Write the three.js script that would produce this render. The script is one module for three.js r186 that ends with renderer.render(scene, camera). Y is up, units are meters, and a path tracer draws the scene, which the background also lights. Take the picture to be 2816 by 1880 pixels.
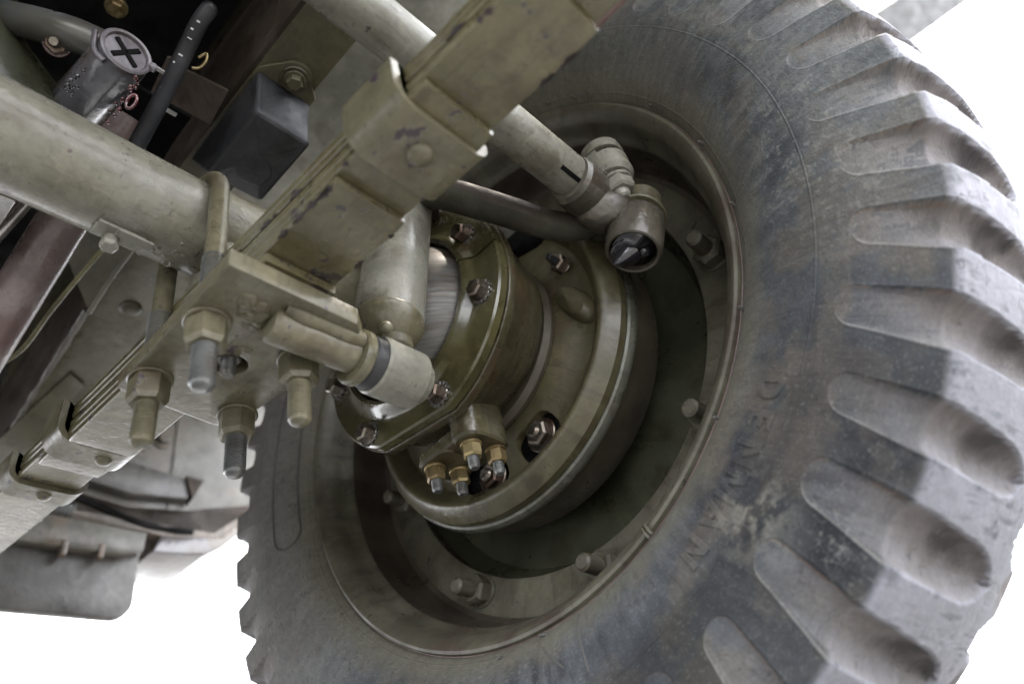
import * as THREE from 'three';
import { mergeGeometries, toCreasedNormals as creasedMetres, mergeVertices } from 'three/addons/utils/BufferGeometryUtils.js';
import { RoundedBoxGeometry } from 'three/addons/geometries/RoundedBoxGeometry.js';
import { FontLoader } from 'three/addons/loaders/FontLoader.js';
import { TextGeometry } from 'three/addons/geometries/TextGeometry.js';
import { Brush, Evaluator, SUBTRACTION } from 'three-bvh-csg';

// ---------------------------------------------------------------- camera, sky, sun, exposure
// Metres. Origin: centre of the inboard rim flange. x = outboard along the axle, y = up, z = along the spring.
const scene = new THREE.Scene();
const V = (x, y, z) => new THREE.Vector3(x, y, z);
const camera = new THREE.PerspectiveCamera(49.87, 1024 / 683, 0.01, 400);
camera.position.set(-0.35017, -0.36361, 0.27839);
camera.up.set(-0.36481, 0.75102, 0.55034);
camera.lookAt(-0.35017 + 0.63163, -0.36361 + 0.63389, 0.27839 - 0.44635);
camera.focus = 0.47; camera.userData.fStop = 4.5;
const renderer = new THREE.WebGLRenderer();
renderer.toneMapping = THREE.LinearToneMapping;
renderer.toneMappingExposure = 6.6;
renderer.shadowMap.enabled = true;
{
  const w = 256, h = 128, d = new Float32Array(w * h * 4);
  for (let j = 0; j < h; j++) for (let i = 0; i < w; i++) {
    const el = (j / (h - 1) - 0.5) * Math.PI, k = (j * w + i) * 4;
    const s = Math.max(0, Math.sin(el)), L = 1.02 + 0.18 * s + 0.05 * Math.sin(i / w * Math.PI * 6 + s * 5) * (1 - s);
    d[k] = L * 0.985; d[k + 1] = L * 1.0; d[k + 2] = L * 1.05; d[k + 3] = 1;
  }
  const t = new THREE.DataTexture(d, w, h, THREE.RGBAFormat, THREE.FloatType);
  t.mapping = THREE.EquirectangularReflectionMapping; t.magFilter = THREE.LinearFilter; t.minFilter = THREE.LinearFilter; t.needsUpdate = true;
  scene.background = t; scene.environment = t;
}
const sun = new THREE.DirectionalLight(0xfff4e4, 1.3);
sun.position.set(1.2, 5, 1.6); sun.castShadow = true; sun.shadow.radius = 26;
sun.shadow.mapSize.set(2048, 2048); Object.assign(sun.shadow.camera, { left: -3, right: 3, top: 3, bottom: -3, near: 0.1, far: 20 });
scene.add(sun, sun.target);

// ---------------------------------------------------------------- noise and textures
let rs = 12345;
const rnd = () => { rs = (rs * 1664525 + 1013904223) >>> 0; return rs / 4294967296; };
const rr = (a, b) => a + (b - a) * rnd();
const hash = (x, y, s) => { let h = (x * 374761393 + y * 668265263 + s * 1442695041) | 0; h = Math.imul(h ^ (h >>> 13), 1274126177); return ((h ^ (h >>> 16)) >>> 0) / 4294967296; };
function vn(x, y, px, py, s) {
  const xi = Math.floor(x), yi = Math.floor(y), fx = x - xi, fy = y - yi, u = fx * fx * (3 - 2 * fx), v = fy * fy * (3 - 2 * fy);
  const m = (a, n) => ((a % n) + n) % n, x0 = m(xi, px), x1 = m(xi + 1, px), y0 = m(yi, py), y1 = m(yi + 1, py);
  const a = hash(x0, y0, s), b = hash(x1, y0, s), c = hash(x0, y1, s), d = hash(x1, y1, s);
  return a + (b - a) * u + (c - a) * v + (a - b - c + d) * u * v;
}
function fbm(u, v, nx, ny, oct, s) { let a = 0, w = 0.5, t = 0; for (let o = 0; o < oct; o++) { a += w * vn(u * nx, v * ny, nx, ny, s + o * 17); t += w; nx *= 2; ny *= 2; w *= 0.55; } return a / t; }
const ss = (a, b, x) => { const t = Math.min(1, Math.max(0, (x - a) / (b - a))); return t * t * (3 - 2 * t); };
const mix = (a, b, t) => [a[0] + (b[0] - a[0]) * t, a[1] + (b[1] - a[1]) * t, a[2] + (b[2] - a[2]) * t];
const toS = (c) => 255 * (c <= 0.0031308 ? c * 12.92 : 1.055 * Math.pow(Math.max(0, c), 1 / 2.4) - 0.055);
function tex(w, h, fn, srgb) {
  const d = new Uint8Array(w * h * 4);
  for (let j = 0; j < h; j++) for (let i = 0; i < w; i++) {
    const c = fn((i + 0.5) / w, (j + 0.5) / h), k = (j * w + i) * 4;
    if (srgb) { d[k] = toS(c[0]); d[k + 1] = toS(c[1]); d[k + 2] = toS(c[2]); } else d[k] = d[k + 1] = d[k + 2] = Math.max(0, Math.min(255, 255 * c));
    d[k + 3] = 255;
  }
  const t = new THREE.DataTexture(d, w, h); t.wrapS = t.wrapT = THREE.RepeatWrapping; t.magFilter = THREE.LinearFilter; t.minFilter = THREE.LinearMipmapLinearFilter; t.generateMipmaps = true;
  if (srgb) t.colorSpace = THREE.SRGBColorSpace; t.needsUpdate = true; return t;
}
// textures cover TS metres; every geometry's uv is in metres / TS
const TS = 0.3, N = 768;
const bumpPaint = tex(N, N, (u, v) => 0.5 * fbm(u, v, 10, 10, 3, 3) + 0.35 * fbm(u, v, 90, 90, 3, 9) + 0.15 * ss(0.7, 0.78, fbm(u, v, 60, 60, 2, 21)));
const bumpCast = tex(512, 512, (u, v) => 0.5 * fbm(u, v, 70, 70, 4, 31) + 0.5 * fbm(u, v, 14, 14, 3, 33));
const roughPaint = tex(512, 512, (u, v) => 0.55 + 0.7 * (fbm(u, v, 9, 9, 5, 41) - 0.5) + 0.25 * (fbm(u, v, 60, 60, 2, 43) - 0.5));
function paintMap(o, seed) {
  return tex(N, N, (u, v) => {
    const a = fbm(u, v, 5, 5, 5, seed), b = fbm(u, v, 22, 22, 4, seed + 50), c = fbm(u, v, 120, 120, 2, seed + 70);
    let k = mix(o.dark, o.light, ss(0.25, 0.75, a));
    k = k.map((x) => x * (0.72 + 0.56 * b) * (0.88 + 0.24 * c)); k = mix(k, k.map((x, q) => x * [0.62, 0.55, 0.5][q]), 0.7 * ss(0.56, 0.72, fbm(u, v, 11, 11, 5, seed + 220)));
    if (o.tint) k = mix(k, o.tint, 0.75 * ss(0.56, 0.74, fbm(u, v, 7, 7, 5, seed + 90)));
    if (o.streak) k = mix(k, o.streak, 0.6 * ss(0.55, 0.8, fbm(u, v, 60, 4, 4, seed + 120)));
    if (o.chips) {
      const p = fbm(u, v, 16, 16, 2, seed + 150) * 0.5 + fbm(u, v, 60, 60, 4, seed + 160) * 0.5, q = ss(o.chips, o.chips + 0.02, p);
      k = mix(k, o.chip || [0.05, 0.035, 0.045], q * 0.92);
      k = mix(k, [0.24, 0.23, 0.2], 0.35 * ss(o.chips - 0.02, o.chips - 0.004, p) * (1 - q)); k = k.map((x) => x * (1 - 0.18 * ss(0.62, 0.75, fbm(u, v, 150, 30, 3, seed + 170)) + 0.1 * ss(0.64, 0.76, fbm(u, v, 24, 140, 3, seed + 180))));
    }
    if (o.dots) k = mix(k, [0.03, 0.028, 0.025], 0.7 * ss(0.93, 0.955, vn(u * 190, v * 190, 190, 190, seed + 200)));
    return k;
  }, true);
}
function mat(o, seed) {
  const m = new (o.coat || o.spec ? THREE.MeshPhysicalMaterial : THREE.MeshStandardMaterial)({ color: 0xffffff, map: paintMap(o, seed), roughness: o.rough ?? 0.6, roughnessMap: roughPaint, metalness: o.metal ?? 0, bumpMap: o.cast ? bumpCast : bumpPaint, bumpScale: o.bump ?? 0.0004 });
  if (o.coat) { m.clearcoat = o.coat; m.clearcoatRoughness = o.coatRough ?? 0.25; }
  if (o.spec) m.specularIntensity = o.spec;
  m.side = THREE.DoubleSide; return m;
}
const M = {
  olive: mat({ dark: [0.1049, 0.0951, 0.0588], light: [0.1419, 0.1300, 0.0845], chips: 0.735, dots: 1, rough: 0.75, bump: 0.0006 }, 1),
  spring: mat({ dark: [0.1000, 0.0880, 0.0450], light: [0.1326, 0.1190, 0.0639], chips: 0.7, chip: [0.04, 0.031, 0.032], rough: 0.65, coat: 0.25, coatRough: 0.25, bump: 0.0006, tint: [0.1122, 0.1060, 0.0648], dots: 1 }, 2),
  pale: mat({ dark: [0.1662, 0.1625, 0.1311], light: [0.2185, 0.2157, 0.1805], chips: 0.77, dots: 1, rough: 0.6, bump: 0.0004 }, 3),
  tube: mat({ dark: [0.1275, 0.1202, 0.0826], light: [0.1887, 0.1818, 0.1440], chips: 0.72, chip: [0.07, 0.045, 0.045], dots: 1, rough: 0.6, coat: 0.2, coatRough: 0.25, bump: 0.0006, tint: [0.2040, 0.1990, 0.1680] }, 4),
  knuckle: mat({ dark: [0.042, 0.037, 0.019], light: [0.08, 0.072, 0.039], tint: [0.055, 0.031, 0.015], streak: [0.03, 0.02, 0.012], rough: 0.55, coat: 0.45, coatRough: 0.22, cast: 1, bump: 0.0013, dots: 1 }, 5),
  ring: mat({ dark: [0.055, 0.05, 0.022], light: [0.085, 0.078, 0.036], tint: [0.05, 0.036, 0.018], rough: 0.45, coat: 0.6, coatRough: 0.16, bump: 0.0003, dots: 1 }, 6),
  plate: mat({ dark: [0.0550, 0.0480, 0.0234], light: [0.0950, 0.0843, 0.0450], tint: [0.0700, 0.0470, 0.0288], rough: 0.7, coat: 0.25, coatRough: 0.3, bump: 0.0006, dots: 1, streak: [0.0450, 0.0333, 0.0198] }, 7),
  drum: mat({ dark: [0.0425, 0.0361, 0.0246], light: [0.0723, 0.0613, 0.0410], tint: [0.0510, 0.0378, 0.0246], rough: 0.85, cast: 1, bump: 0.0005 }, 8),
  drumEdge: mat({ dark: [0.075, 0.077, 0.06], light: [0.13, 0.132, 0.108], rough: 0.7, metal: 0.2, streak: [0.07, 0.07, 0.055], bump: 0.0004 }, 9),
  rim: mat({ dark: [0.0726, 0.0691, 0.0477], light: [0.1142, 0.1098, 0.0809], tint: [0.0581, 0.0416, 0.0330], streak: [0.0561, 0.0473, 0.0385], chips: 0.73, chip: [0.03, 0.025, 0.02], dots: 1, rough: 0.75, bump: 0.0004 }, 10),
  steel: mat({ dark: [0.35, 0.34, 0.33], light: [0.6, 0.59, 0.57], rough: 0.45, metal: 0.9, tint: [0.25, 0.2, 0.16], bump: 0.0001 }, 11),
  bolt: mat({ dark: [0.12, 0.1, 0.08], light: [0.3, 0.27, 0.23], rough: 0.5, metal: 0.85, tint: [0.12, 0.07, 0.05], bump: 0.0002 }, 12),
  brass: mat({ dark: [0.2, 0.15, 0.07], light: [0.36, 0.29, 0.15], rough: 0.65, metal: 0.6, tint: [0.07, 0.04, 0.022], bump: 0.0002 }, 13),
  stud: mat({ dark: [0.09, 0.095, 0.095], light: [0.16, 0.165, 0.16], rough: 0.6, metal: 0.4, tint: [0.1, 0.095, 0.075], bump: 0.0001 }, 14),
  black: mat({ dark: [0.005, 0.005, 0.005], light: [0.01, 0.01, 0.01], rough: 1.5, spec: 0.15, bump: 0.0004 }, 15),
  rubber: mat({ dark: [0.012, 0.013, 0.014], light: [0.03, 0.031, 0.034], tint: [0.045, 0.045, 0.047], rough: 0.9, spec: 0.6, bump: 0.0005 }, 16),
  grease: mat({ dark: [0.012, 0.011, 0.015], light: [0.03, 0.029, 0.036], rough: 0.3, coat: 1, coatRough: 0.12, bump: 0.001 }, 17),
  redGrease: mat({ dark: [0.025, 0.004, 0.006], light: [0.08, 0.009, 0.013], rough: 0.3, coat: 0.8, coatRough: 0.12, bump: 0.001 }, 18),
  rust: mat({ dark: [0.0414, 0.0359, 0.0268], light: [0.0994, 0.0888, 0.0694], tint: [0.1159, 0.0726, 0.0364], rough: 0.7, coat: 0.2, cast: 1, bump: 0.0014, dots: 1 }, 19),
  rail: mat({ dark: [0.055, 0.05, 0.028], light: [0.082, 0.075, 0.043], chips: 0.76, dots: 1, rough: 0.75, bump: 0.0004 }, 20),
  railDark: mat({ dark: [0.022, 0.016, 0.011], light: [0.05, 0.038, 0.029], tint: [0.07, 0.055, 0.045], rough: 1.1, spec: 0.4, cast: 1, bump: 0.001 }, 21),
  redbrown: mat({ dark: [0.085, 0.055, 0.048], light: [0.16, 0.11, 0.1], rough: 0.6, bump: 0.0004, dots: 1 }, 22),
  fender: mat({ dark: [0.1800, 0.1800, 0.1452], light: [0.2430, 0.2430, 0.2024], dots: 1, rough: 0.8, bump: 0.0003 }, 23),
  panel: mat({ dark: [0.0692, 0.0673, 0.0547], light: [0.1101, 0.1052, 0.0881], tint: [0.1069, 0.0826, 0.0625], chips: 0.71, rough: 0.7, bump: 0.0004 }, 24),
  stained: mat({ dark: [0.0939, 0.0782, 0.0633], light: [0.1734, 0.1462, 0.1195], tint: [0.1590, 0.1122, 0.0840], streak: [0.0506, 0.0408, 0.0323], rough: 0.6, dots: 1, bump: 0.0008 }, 25),
  darkOlive: mat({ dark: [0.0296, 0.0312, 0.0186], light: [0.0507, 0.0524, 0.0338], rough: 0.6, bump: 0.0003 }, 26),
  plug: mat({ dark: [0.1, 0.09, 0.1], light: [0.16, 0.15, 0.16], rough: 0.6, metal: 0.2, bump: 0.0006 }, 27),
  oily: mat({ dark: [0.03, 0.025, 0.02], light: [0.085, 0.065, 0.045], tint: [0.12, 0.12, 0.14], rough: 0.35, coat: 0.8, coatRough: 0.2, cast: 1, bump: 0.001 }, 28),
  wire: mat({ dark: [0.12, 0.11, 0.05], light: [0.2, 0.18, 0.09], rough: 0.5, bump: 0.0001 }, 29),
  concrete: mat({ dark: [0.105, 0.104, 0.1], light: [0.15, 0.148, 0.142], rough: 0.95, bump: 0.001 }, 30),
  beam: mat({ dark: [0.055, 0.055, 0.055], light: [0.075, 0.075, 0.075], rough: 0.9, streak: [0.09, 0.09, 0.09], bump: 0.0005 }, 31),
  flap: mat({ dark: [0.0480, 0.0456, 0.0416], light: [0.0880, 0.0832, 0.0768], streak: [0.0360, 0.0336, 0.0304], rough: 0.75, bump: 0.0005 }, 33),
  pipe: mat({ dark: [0.13, 0.1, 0.092], light: [0.22, 0.18, 0.168], tint: [0.1, 0.06, 0.055], dots: 1, rough: 0.6, bump: 0.0005 }, 34),
  barrel: mat({ dark: [0.0360, 0.0289, 0.0220], light: [0.0624, 0.0515, 0.0403], tint: [0.0520, 0.0484, 0.0342], dots: 1, rough: 0.8, bump: 0.0005 }, 35),
  arm: mat({ dark: [0.03, 0.03, 0.021], light: [0.06, 0.06, 0.045], tint: [0.05, 0.036, 0.03], rough: 1.1, spec: 0.5, cast: 1, bump: 0.0008 }, 36),
  chip: mat({ dark: [0.026, 0.02, 0.021], light: [0.052, 0.04, 0.04], rough: 0.8, cast: 1, bump: 0.0005 }, 37),
  white: mat({ dark: [0.4, 0.4, 0.4], light: [0.55, 0.55, 0.55], rough: 0.7, bump: 0.0001 }, 32),
};
{ // brushed, oily swivel ball: streaks run across the ball
  const map = tex(512, 512, (u, v) => { const a = fbm(u, v, 16, 240, 3, 301) * 0.6 + fbm(u, v, 8, 30, 3, 303) * 0.4, b = fbm(u, v, 9, 14, 4, 302); let k = mix([0.075, 0.072, 0.063], [0.165, 0.16, 0.148], ss(0.2, 0.8, a)); k = mix(k, [0.07, 0.048, 0.028], 0.85 * ss(0.45, 0.68, b)); return k; }, true);
  M.ball = new THREE.MeshPhysicalMaterial({ map, roughness: 0.9, roughnessMap: tex(256, 256, (u, v) => 0.5 + 0.9 * (fbm(u, v, 12, 160, 3, 305) - 0.5)), metalness: 0.35, clearcoat: 0.2, clearcoatRoughness: 0.3, bumpMap: tex(512, 512, (u, v) => fbm(u, v, 8, 128, 3, 309)), bumpScale: 0.00003, side: THREE.DoubleSide });
}

// ---------------------------------------------------------------- geometry helpers
const toCreasedNormals = (g, a) => creasedMetres(g.scale(5000, 5000, 5000), a).scale(1 / 5000, 1 / 5000, 1 / 5000); // it welds within 1 cm, parts here are millimetres
function clean(g) { // keep position, normal, uv; non-indexed
  if (g.index) g = g.toNonIndexed();
  for (const n of Object.keys(g.attributes)) if (!['position', 'normal', 'uv'].includes(n)) g.deleteAttribute(n);
  if (!g.attributes.normal) g.computeVertexNormals();
  if (!g.attributes.uv) boxUV(g);
  return g;
}
function boxUV(g) {
  const p = g.attributes.position, uv = new Float32Array(p.count * 2), a = V(), b = V(), c = V();
  for (let i = 0; i < p.count; i += 3) {
    a.fromBufferAttribute(p, i); b.fromBufferAttribute(p, i + 1); c.fromBufferAttribute(p, i + 2);
    const n = b.clone().sub(a).cross(c.clone().sub(a)), x = Math.abs(n.x), y = Math.abs(n.y), z = Math.abs(n.z);
    [a, b, c].forEach((q, k) => { const [s, t] = y >= x && y >= z ? [q.x, q.z] : x >= z ? [q.z, q.y] : [q.x, q.y]; uv[(i + k) * 2] = s / TS + 0.31; uv[(i + k) * 2 + 1] = t / TS + 0.17; });
  }
  g.setAttribute('uv', new THREE.BufferAttribute(uv, 2)); return g;
}
const fin = (g) => { g = g.index ? g.toNonIndexed() : g; for (const n of Object.keys(g.attributes)) if (!['position', 'normal'].includes(n)) g.deleteAttribute(n); return boxUV(g); };
// surface of revolution: prof = [[t along axis, radius], ...]
function rev(prof, o, d, seg = 40, crease = 0.6, a0 = 0, a1 = Math.PI * 2) {
  d = d.clone().normalize(); const e1 = (Math.abs(d.y) < 0.9 ? V(0, 1, 0) : V(0, 0, 1)).cross(d).normalize(), e2 = d.clone().cross(e1);
  const pos = [], uv = [], idx = [], off = rnd(); let len = 0, rm = Math.max(...prof.map((p) => p[1]));
  prof.forEach(([t, r], j) => {
    if (j) len += Math.hypot(t - prof[j - 1][0], r - prof[j - 1][1]);
    for (let i = 0; i <= seg; i++) { const a = a0 + (a1 - a0) * i / seg, c = Math.cos(a) * r, s = Math.sin(a) * r; pos.push(o.x + d.x * t + e1.x * c + e2.x * s, o.y + d.y * t + e1.y * c + e2.y * s, o.z + d.z * t + e1.z * c + e2.z * s); uv.push(a * rm / TS + off, len / TS + off * 3); }
  });
  for (let j = 0; j < prof.length - 1; j++) for (let i = 0; i < seg; i++) { const A = j * (seg + 1) + i, B = A + seg + 1; idx.push(A, B, A + 1, B, B + 1, A + 1); }
  const g = new THREE.BufferGeometry(); g.setAttribute('position', new THREE.Float32BufferAttribute(pos, 3)); g.setAttribute('uv', new THREE.Float32BufferAttribute(uv, 2)); g.setIndex(idx);
  // orientation: outward
  return toCreasedNormals(flipIfNeeded(g, o, d), crease);
}
function flipIfNeeded(g, o, d) {
  const p = g.attributes.position, ix = g.index.array; let s = 0; const a = V(), b = V(), c = V();
  for (let i = 0; i < ix.length; i += 3) { a.fromBufferAttribute(p, ix[i]); b.fromBufferAttribute(p, ix[i + 1]); c.fromBufferAttribute(p, ix[i + 2]); s += a.clone().sub(o).dot(b.clone().sub(o).cross(c.clone().sub(o))); }
  if (s < 0) for (let i = 0; i < ix.length; i += 3) { const t = ix[i]; ix[i] = ix[i + 1]; ix[i + 1] = t; }
  return g;
}
const rod = (p, q, r0, r1 = r0, bev = 0.001, seg = 32) => { const L = p.distanceTo(q); return rev([[0, 0], [0, r0 - bev], [bev, r0], [L - bev, r1], [L, r1 - bev], [L, 0]], p, q.clone().sub(p), seg); };
const hex = (o, d, af, h, rot = 0) => { const R = af / 1.732; const g = rev([[0, 0], [0, R], [h * 0.82, R], [h, R * 0.84], [h, 0]], o, d, 6, 0.3, rot, rot + Math.PI * 2); return g; };
const thread = (o, d, r, L, pitch = 0.0016, seg = 26) => { const p = [[0, r * 0.86]]; const n = Math.floor(L / pitch); for (let i = 0; i < n; i++) { p.push([(i + 0.25) * pitch, r], [(i + 0.5) * pitch, r], [(i + 0.85) * pitch, r * 0.88]); } p.push([L, r * 0.86], [L + 0.001, r * 0.7], [L + 0.001, 0]); return rev(p, o, d, seg, 0.9); };
const washer = (o, d, r, h, ri = 0) => rev([[0, ri], [0, r - h * 0.2], [h * 0.3, r], [h * 0.7, r], [h, r - h * 0.25], [h, ri]], o, d, 36);
const lockWasher = (o, d, r, h) => { // external-tooth washer
  const gs = [washer(o, d, r * 0.86, h)], dd = d.clone().normalize(), e1 = (Math.abs(dd.y) < 0.9 ? V(0, 1, 0) : V(0, 0, 1)).cross(dd).normalize(), e2 = dd.clone().cross(e1);
  for (let i = 0; i < 14; i++) { const a = i / 14 * Math.PI * 2, c = o.clone().addScaledVector(e1, Math.cos(a) * r * 0.9).addScaledVector(e2, Math.sin(a) * r * 0.9).addScaledVector(dd, h * 0.7); const b = fin(new THREE.BoxGeometry(r * 0.24, r * 0.2, h * 1.3)); const m = new THREE.Matrix4().makeBasis(e1.clone().multiplyScalar(Math.cos(a)).addScaledVector(e2, Math.sin(a)), e2.clone().multiplyScalar(Math.cos(a)).addScaledVector(e1, -Math.sin(a)), dd); m.setPosition(c); b.applyMatrix4(m); gs.push(b); }
  return mergeGeometries(gs.map(clean));
};
const dome = (o, d, r, h) => { const p = []; for (let i = 0; i <= 10; i++) { const a = i / 10 * Math.PI / 2; p.push([h * Math.sin(a), r * Math.cos(a)]); } p.unshift([-0.001, r]); return rev(p, o, d, 36, 1.2); };
function path(pts, r, seg = 60, rs = 20, closed = false) { const c = new THREE.CatmullRomCurve3(pts, closed, 'centripetal'), L = c.getLength(), g = new THREE.TubeGeometry(c, seg, r, rs, closed); const uv = g.attributes.uv; for (let i = 0; i < uv.count; i++) uv.setXY(i, uv.getX(i) * L / TS, uv.getY(i) * 6.28 * r / TS); return clean(g); }
function rbox(c, s, r = 0.0015, ex, ey, ez) { const g = new RoundedBoxGeometry(s[0], s[1], s[2], 2, Math.min(r, Math.min(...s) * 0.45)); const m = new THREE.Matrix4(); if (ex) m.makeBasis(ex, ey, ez); m.setPosition(c); return fin(g.applyMatrix4(m)); }
// polygon in a plane (origin o, axes ex, ey), extruded along ez by depth, with bevel
function slab(poly, depth, o, ex, ey, bevel = 0.0012, holes = [], curve = 12) {
  const s = new THREE.Shape(poly.map(([x, y]) => new THREE.Vector2(x, y)));
  for (const [hx, hy, hr] of holes) { const h = new THREE.Path(); h.absarc(hx, hy, hr, 0, Math.PI * 2, true); s.holes.push(h); }
  const g = new THREE.ExtrudeGeometry(s, { depth: depth - 2 * bevel, bevelEnabled: bevel > 0, bevelThickness: bevel, bevelSize: bevel, bevelOffset: -bevel, bevelSegments: 2, curveSegments: curve });
  g.translate(0, 0, bevel);
  const ez = ex.clone().cross(ey); g.applyMatrix4(new THREE.Matrix4().makeBasis(ex, ey, ez).setPosition(o)); return fin(toCreasedNormals(g, 0.5));
}
// loft through closed loops of points
function loft(loops, caps = true, crease = 0.5) {
  const n = loops[0].length, pos = [], idx = []; for (const l of loops) for (const p of l) pos.push(p.x, p.y, p.z);
  for (let j = 0; j < loops.length - 1; j++) for (let i = 0; i < n; i++) { const a = j * n + i, b = j * n + (i + 1) % n; idx.push(a, b, a + n, b, b + n, a + n); }
  if (caps) for (const [j, f] of [[0, 1], [loops.length - 1, -1]]) { const c = loops[j].reduce((s, p) => s.add(p), V()).multiplyScalar(1 / n), k = pos.length / 3; pos.push(c.x, c.y, c.z); for (let i = 0; i < n; i++) { const a = j * n + i, b = j * n + (i + 1) % n; f > 0 ? idx.push(k, b, a) : idx.push(k, a, b); } }
  const g = new THREE.BufferGeometry(); g.setAttribute('position', new THREE.Float32BufferAttribute(pos, 3)); g.setIndex(idx);
  const o = loops[Math.floor(loops.length / 2)].reduce((s, p) => s.add(p), V()).multiplyScalar(1 / n);
  return fin(toCreasedNormals(flipIfNeeded(g, o), crease));
}
const used = {};
function numbered(n) { const k = used[n] = (used[n] ?? -1) + 1; return k ? `${n}_${String(k).padStart(3, '0')}` : n; }
function mesh(name, geos, m, parent, label) {
  const list = (Array.isArray(geos) ? geos : [geos]).map(clean), g = list.length > 1 ? mergeGeometries(list) : list[0];
  const o = new THREE.Mesh(g, m); o.name = name; o.castShadow = o.receiveShadow = true; if (label) o.userData.label = label; if (parent) parent.add(o); return o;
}
function thing(name, label, category, pos = [0, 0, 0], group) { const o = new THREE.Group(); o.name = numbered(name); o.position.set(...pos); o.userData = { label, category }; if (group) o.userData.group = group; scene.add(o); return o; }
function tag(o, label, category, group) { o.name = numbered(o.name); o.userData = { label, category }; if (group) o.userData.group = group; scene.add(o); return o; }
// parts are written in scene coordinates: settle() shifts a thing's meshes so that its group sits at its base
function settle(t, x, y, z) { t.position.set(x, y, z); for (const c of t.children) c.position.x -= x, c.position.y -= y, c.position.z -= z; return t; }
const X = V(1, 0, 0), Y = V(0, 1, 0), Z = V(0, 0, 1), NX = V(-1, 0, 0), NY = V(0, -1, 0), NZ = V(0, 0, -1);

// ---------------------------------------------------------------- setting
{
  const g = new THREE.PlaneGeometry(120, 120); g.rotateX(-Math.PI / 2); g.translate(0, -0.62, 0); const uv = g.attributes.uv; for (let i = 0; i < uv.count; i++) uv.setXY(i, uv.getX(i) * 120, uv.getY(i) * 120);
  const o = new THREE.Mesh(g, M.concrete); o.name = 'ground'; o.receiveShadow = true; o.userData = { kind: 'structure' }; scene.add(o);
}

// ---------------------------------------------------------------- wheel: tyre, rim, bolts
const DEG = Math.PI / 180, LUGS = 43, PITCH = 360 / LUGS, TH0 = 75;
// three quarters of the texture serve the sector whose tread is seen closest
const uOf = (th) => { const d = TH0 - th; return d < 165 ? d / 165 * 0.75 : 0.75 + (d - 165) / 195 * 0.25; };
const thOf = (u) => u < 0.75 ? TH0 - u / 0.75 * 165 : TH0 - 165 - (u - 0.75) / 0.25 * 195;
const wheel = thing('wheel', 'dusty off-road tyre with chunky lugs on an olive steel rim', 'wheel');
const lugProf = [[0.006, 0.2165], [0.0005, 0.2205], [-0.007, 0.227], [-0.0135, 0.237], [-0.0195, 0.2545], [-0.0228, 0.272], [-0.0232, 0.286], [-0.0215, 0.301], [-0.019, 0.318], [-0.0168, 0.333], [-0.0145, 0.337], [0.001, 0.3432], [0.02, 0.3485], [0.038, 0.3518], [0.057, 0.353]];
const carProf = [[0.006, 0.2165], [0.0005, 0.2205], [-0.007, 0.227], [-0.0135, 0.237], [-0.0195, 0.2545], [-0.0228, 0.272], [-0.0228, 0.286], [-0.0201, 0.3009], [-0.0152, 0.3155], [-0.0085, 0.3256], [-0.0062, 0.3278], [0.0082, 0.3336], [0.0245, 0.337], [0.041, 0.3446], [0.057, 0.3526]];
const arc = [0]; for (let i = 1; i < lugProf.length; i++) arc.push(arc[i - 1] + Math.hypot(lugProf[i][0] - lugProf[i - 1][0], lugProf[i][1] - lugProf[i - 1][1]));
const ARC = arc[arc.length - 1];
const catm = (P, s) => { // smooth (Catmull-Rom) sample of a profile at arc s
  let i = 0; while (i < arc.length - 2 && s > arc[i + 1]) i++;
  const t = (s - arc[i]) / (arc[i + 1] - arc[i]), g = (k) => P[Math.max(0, Math.min(P.length - 1, k))], o = [];
  for (let c = 0; c < 2; c++) { const d0 = (g(i + 1)[c] - g(i - 1)[c]) / ((arc[Math.min(arc.length - 1, i + 1)] - arc[Math.max(0, i - 1)]) || 1) * (arc[i + 1] - arc[i]), d1 = (g(i + 2)[c] - g(i)[c]) / ((arc[Math.min(arc.length - 1, i + 2)] - arc[i]) || 1) * (arc[i + 1] - arc[i]); const t2 = t * t, t3 = t2 * t; o.push((2 * t3 - 3 * t2 + 1) * g(i)[c] + (t3 - 2 * t2 + t) * d0 + (-2 * t3 + 3 * t2) * g(i + 1)[c] + (t3 - t2) * d1); }
  return o;
};
const lin = (P, s) => { let i = 0; while (i < arc.length - 2 && s > arc[i + 1]) i++; const t = (s - arc[i]) / (arc[i + 1] - arc[i]); return [P[i][0] + (P[i + 1][0] - P[i][0]) * t, P[i][1] + (P[i + 1][1] - P[i][1]) * t]; };
const lugAt = (s) => (s > arc[8] && s < arc[11] ? lin(lugProf, s) : catm(lugProf, s));
const S_IN = arc[6] + 0.0005, S_C = arc[9] + 0.002;
const jit = Array.from({ length: LUGS }, () => [rr(-0.25, 0.25), rr(-0.004, 0.004), rr(0.93, 1.05)]);
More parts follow.
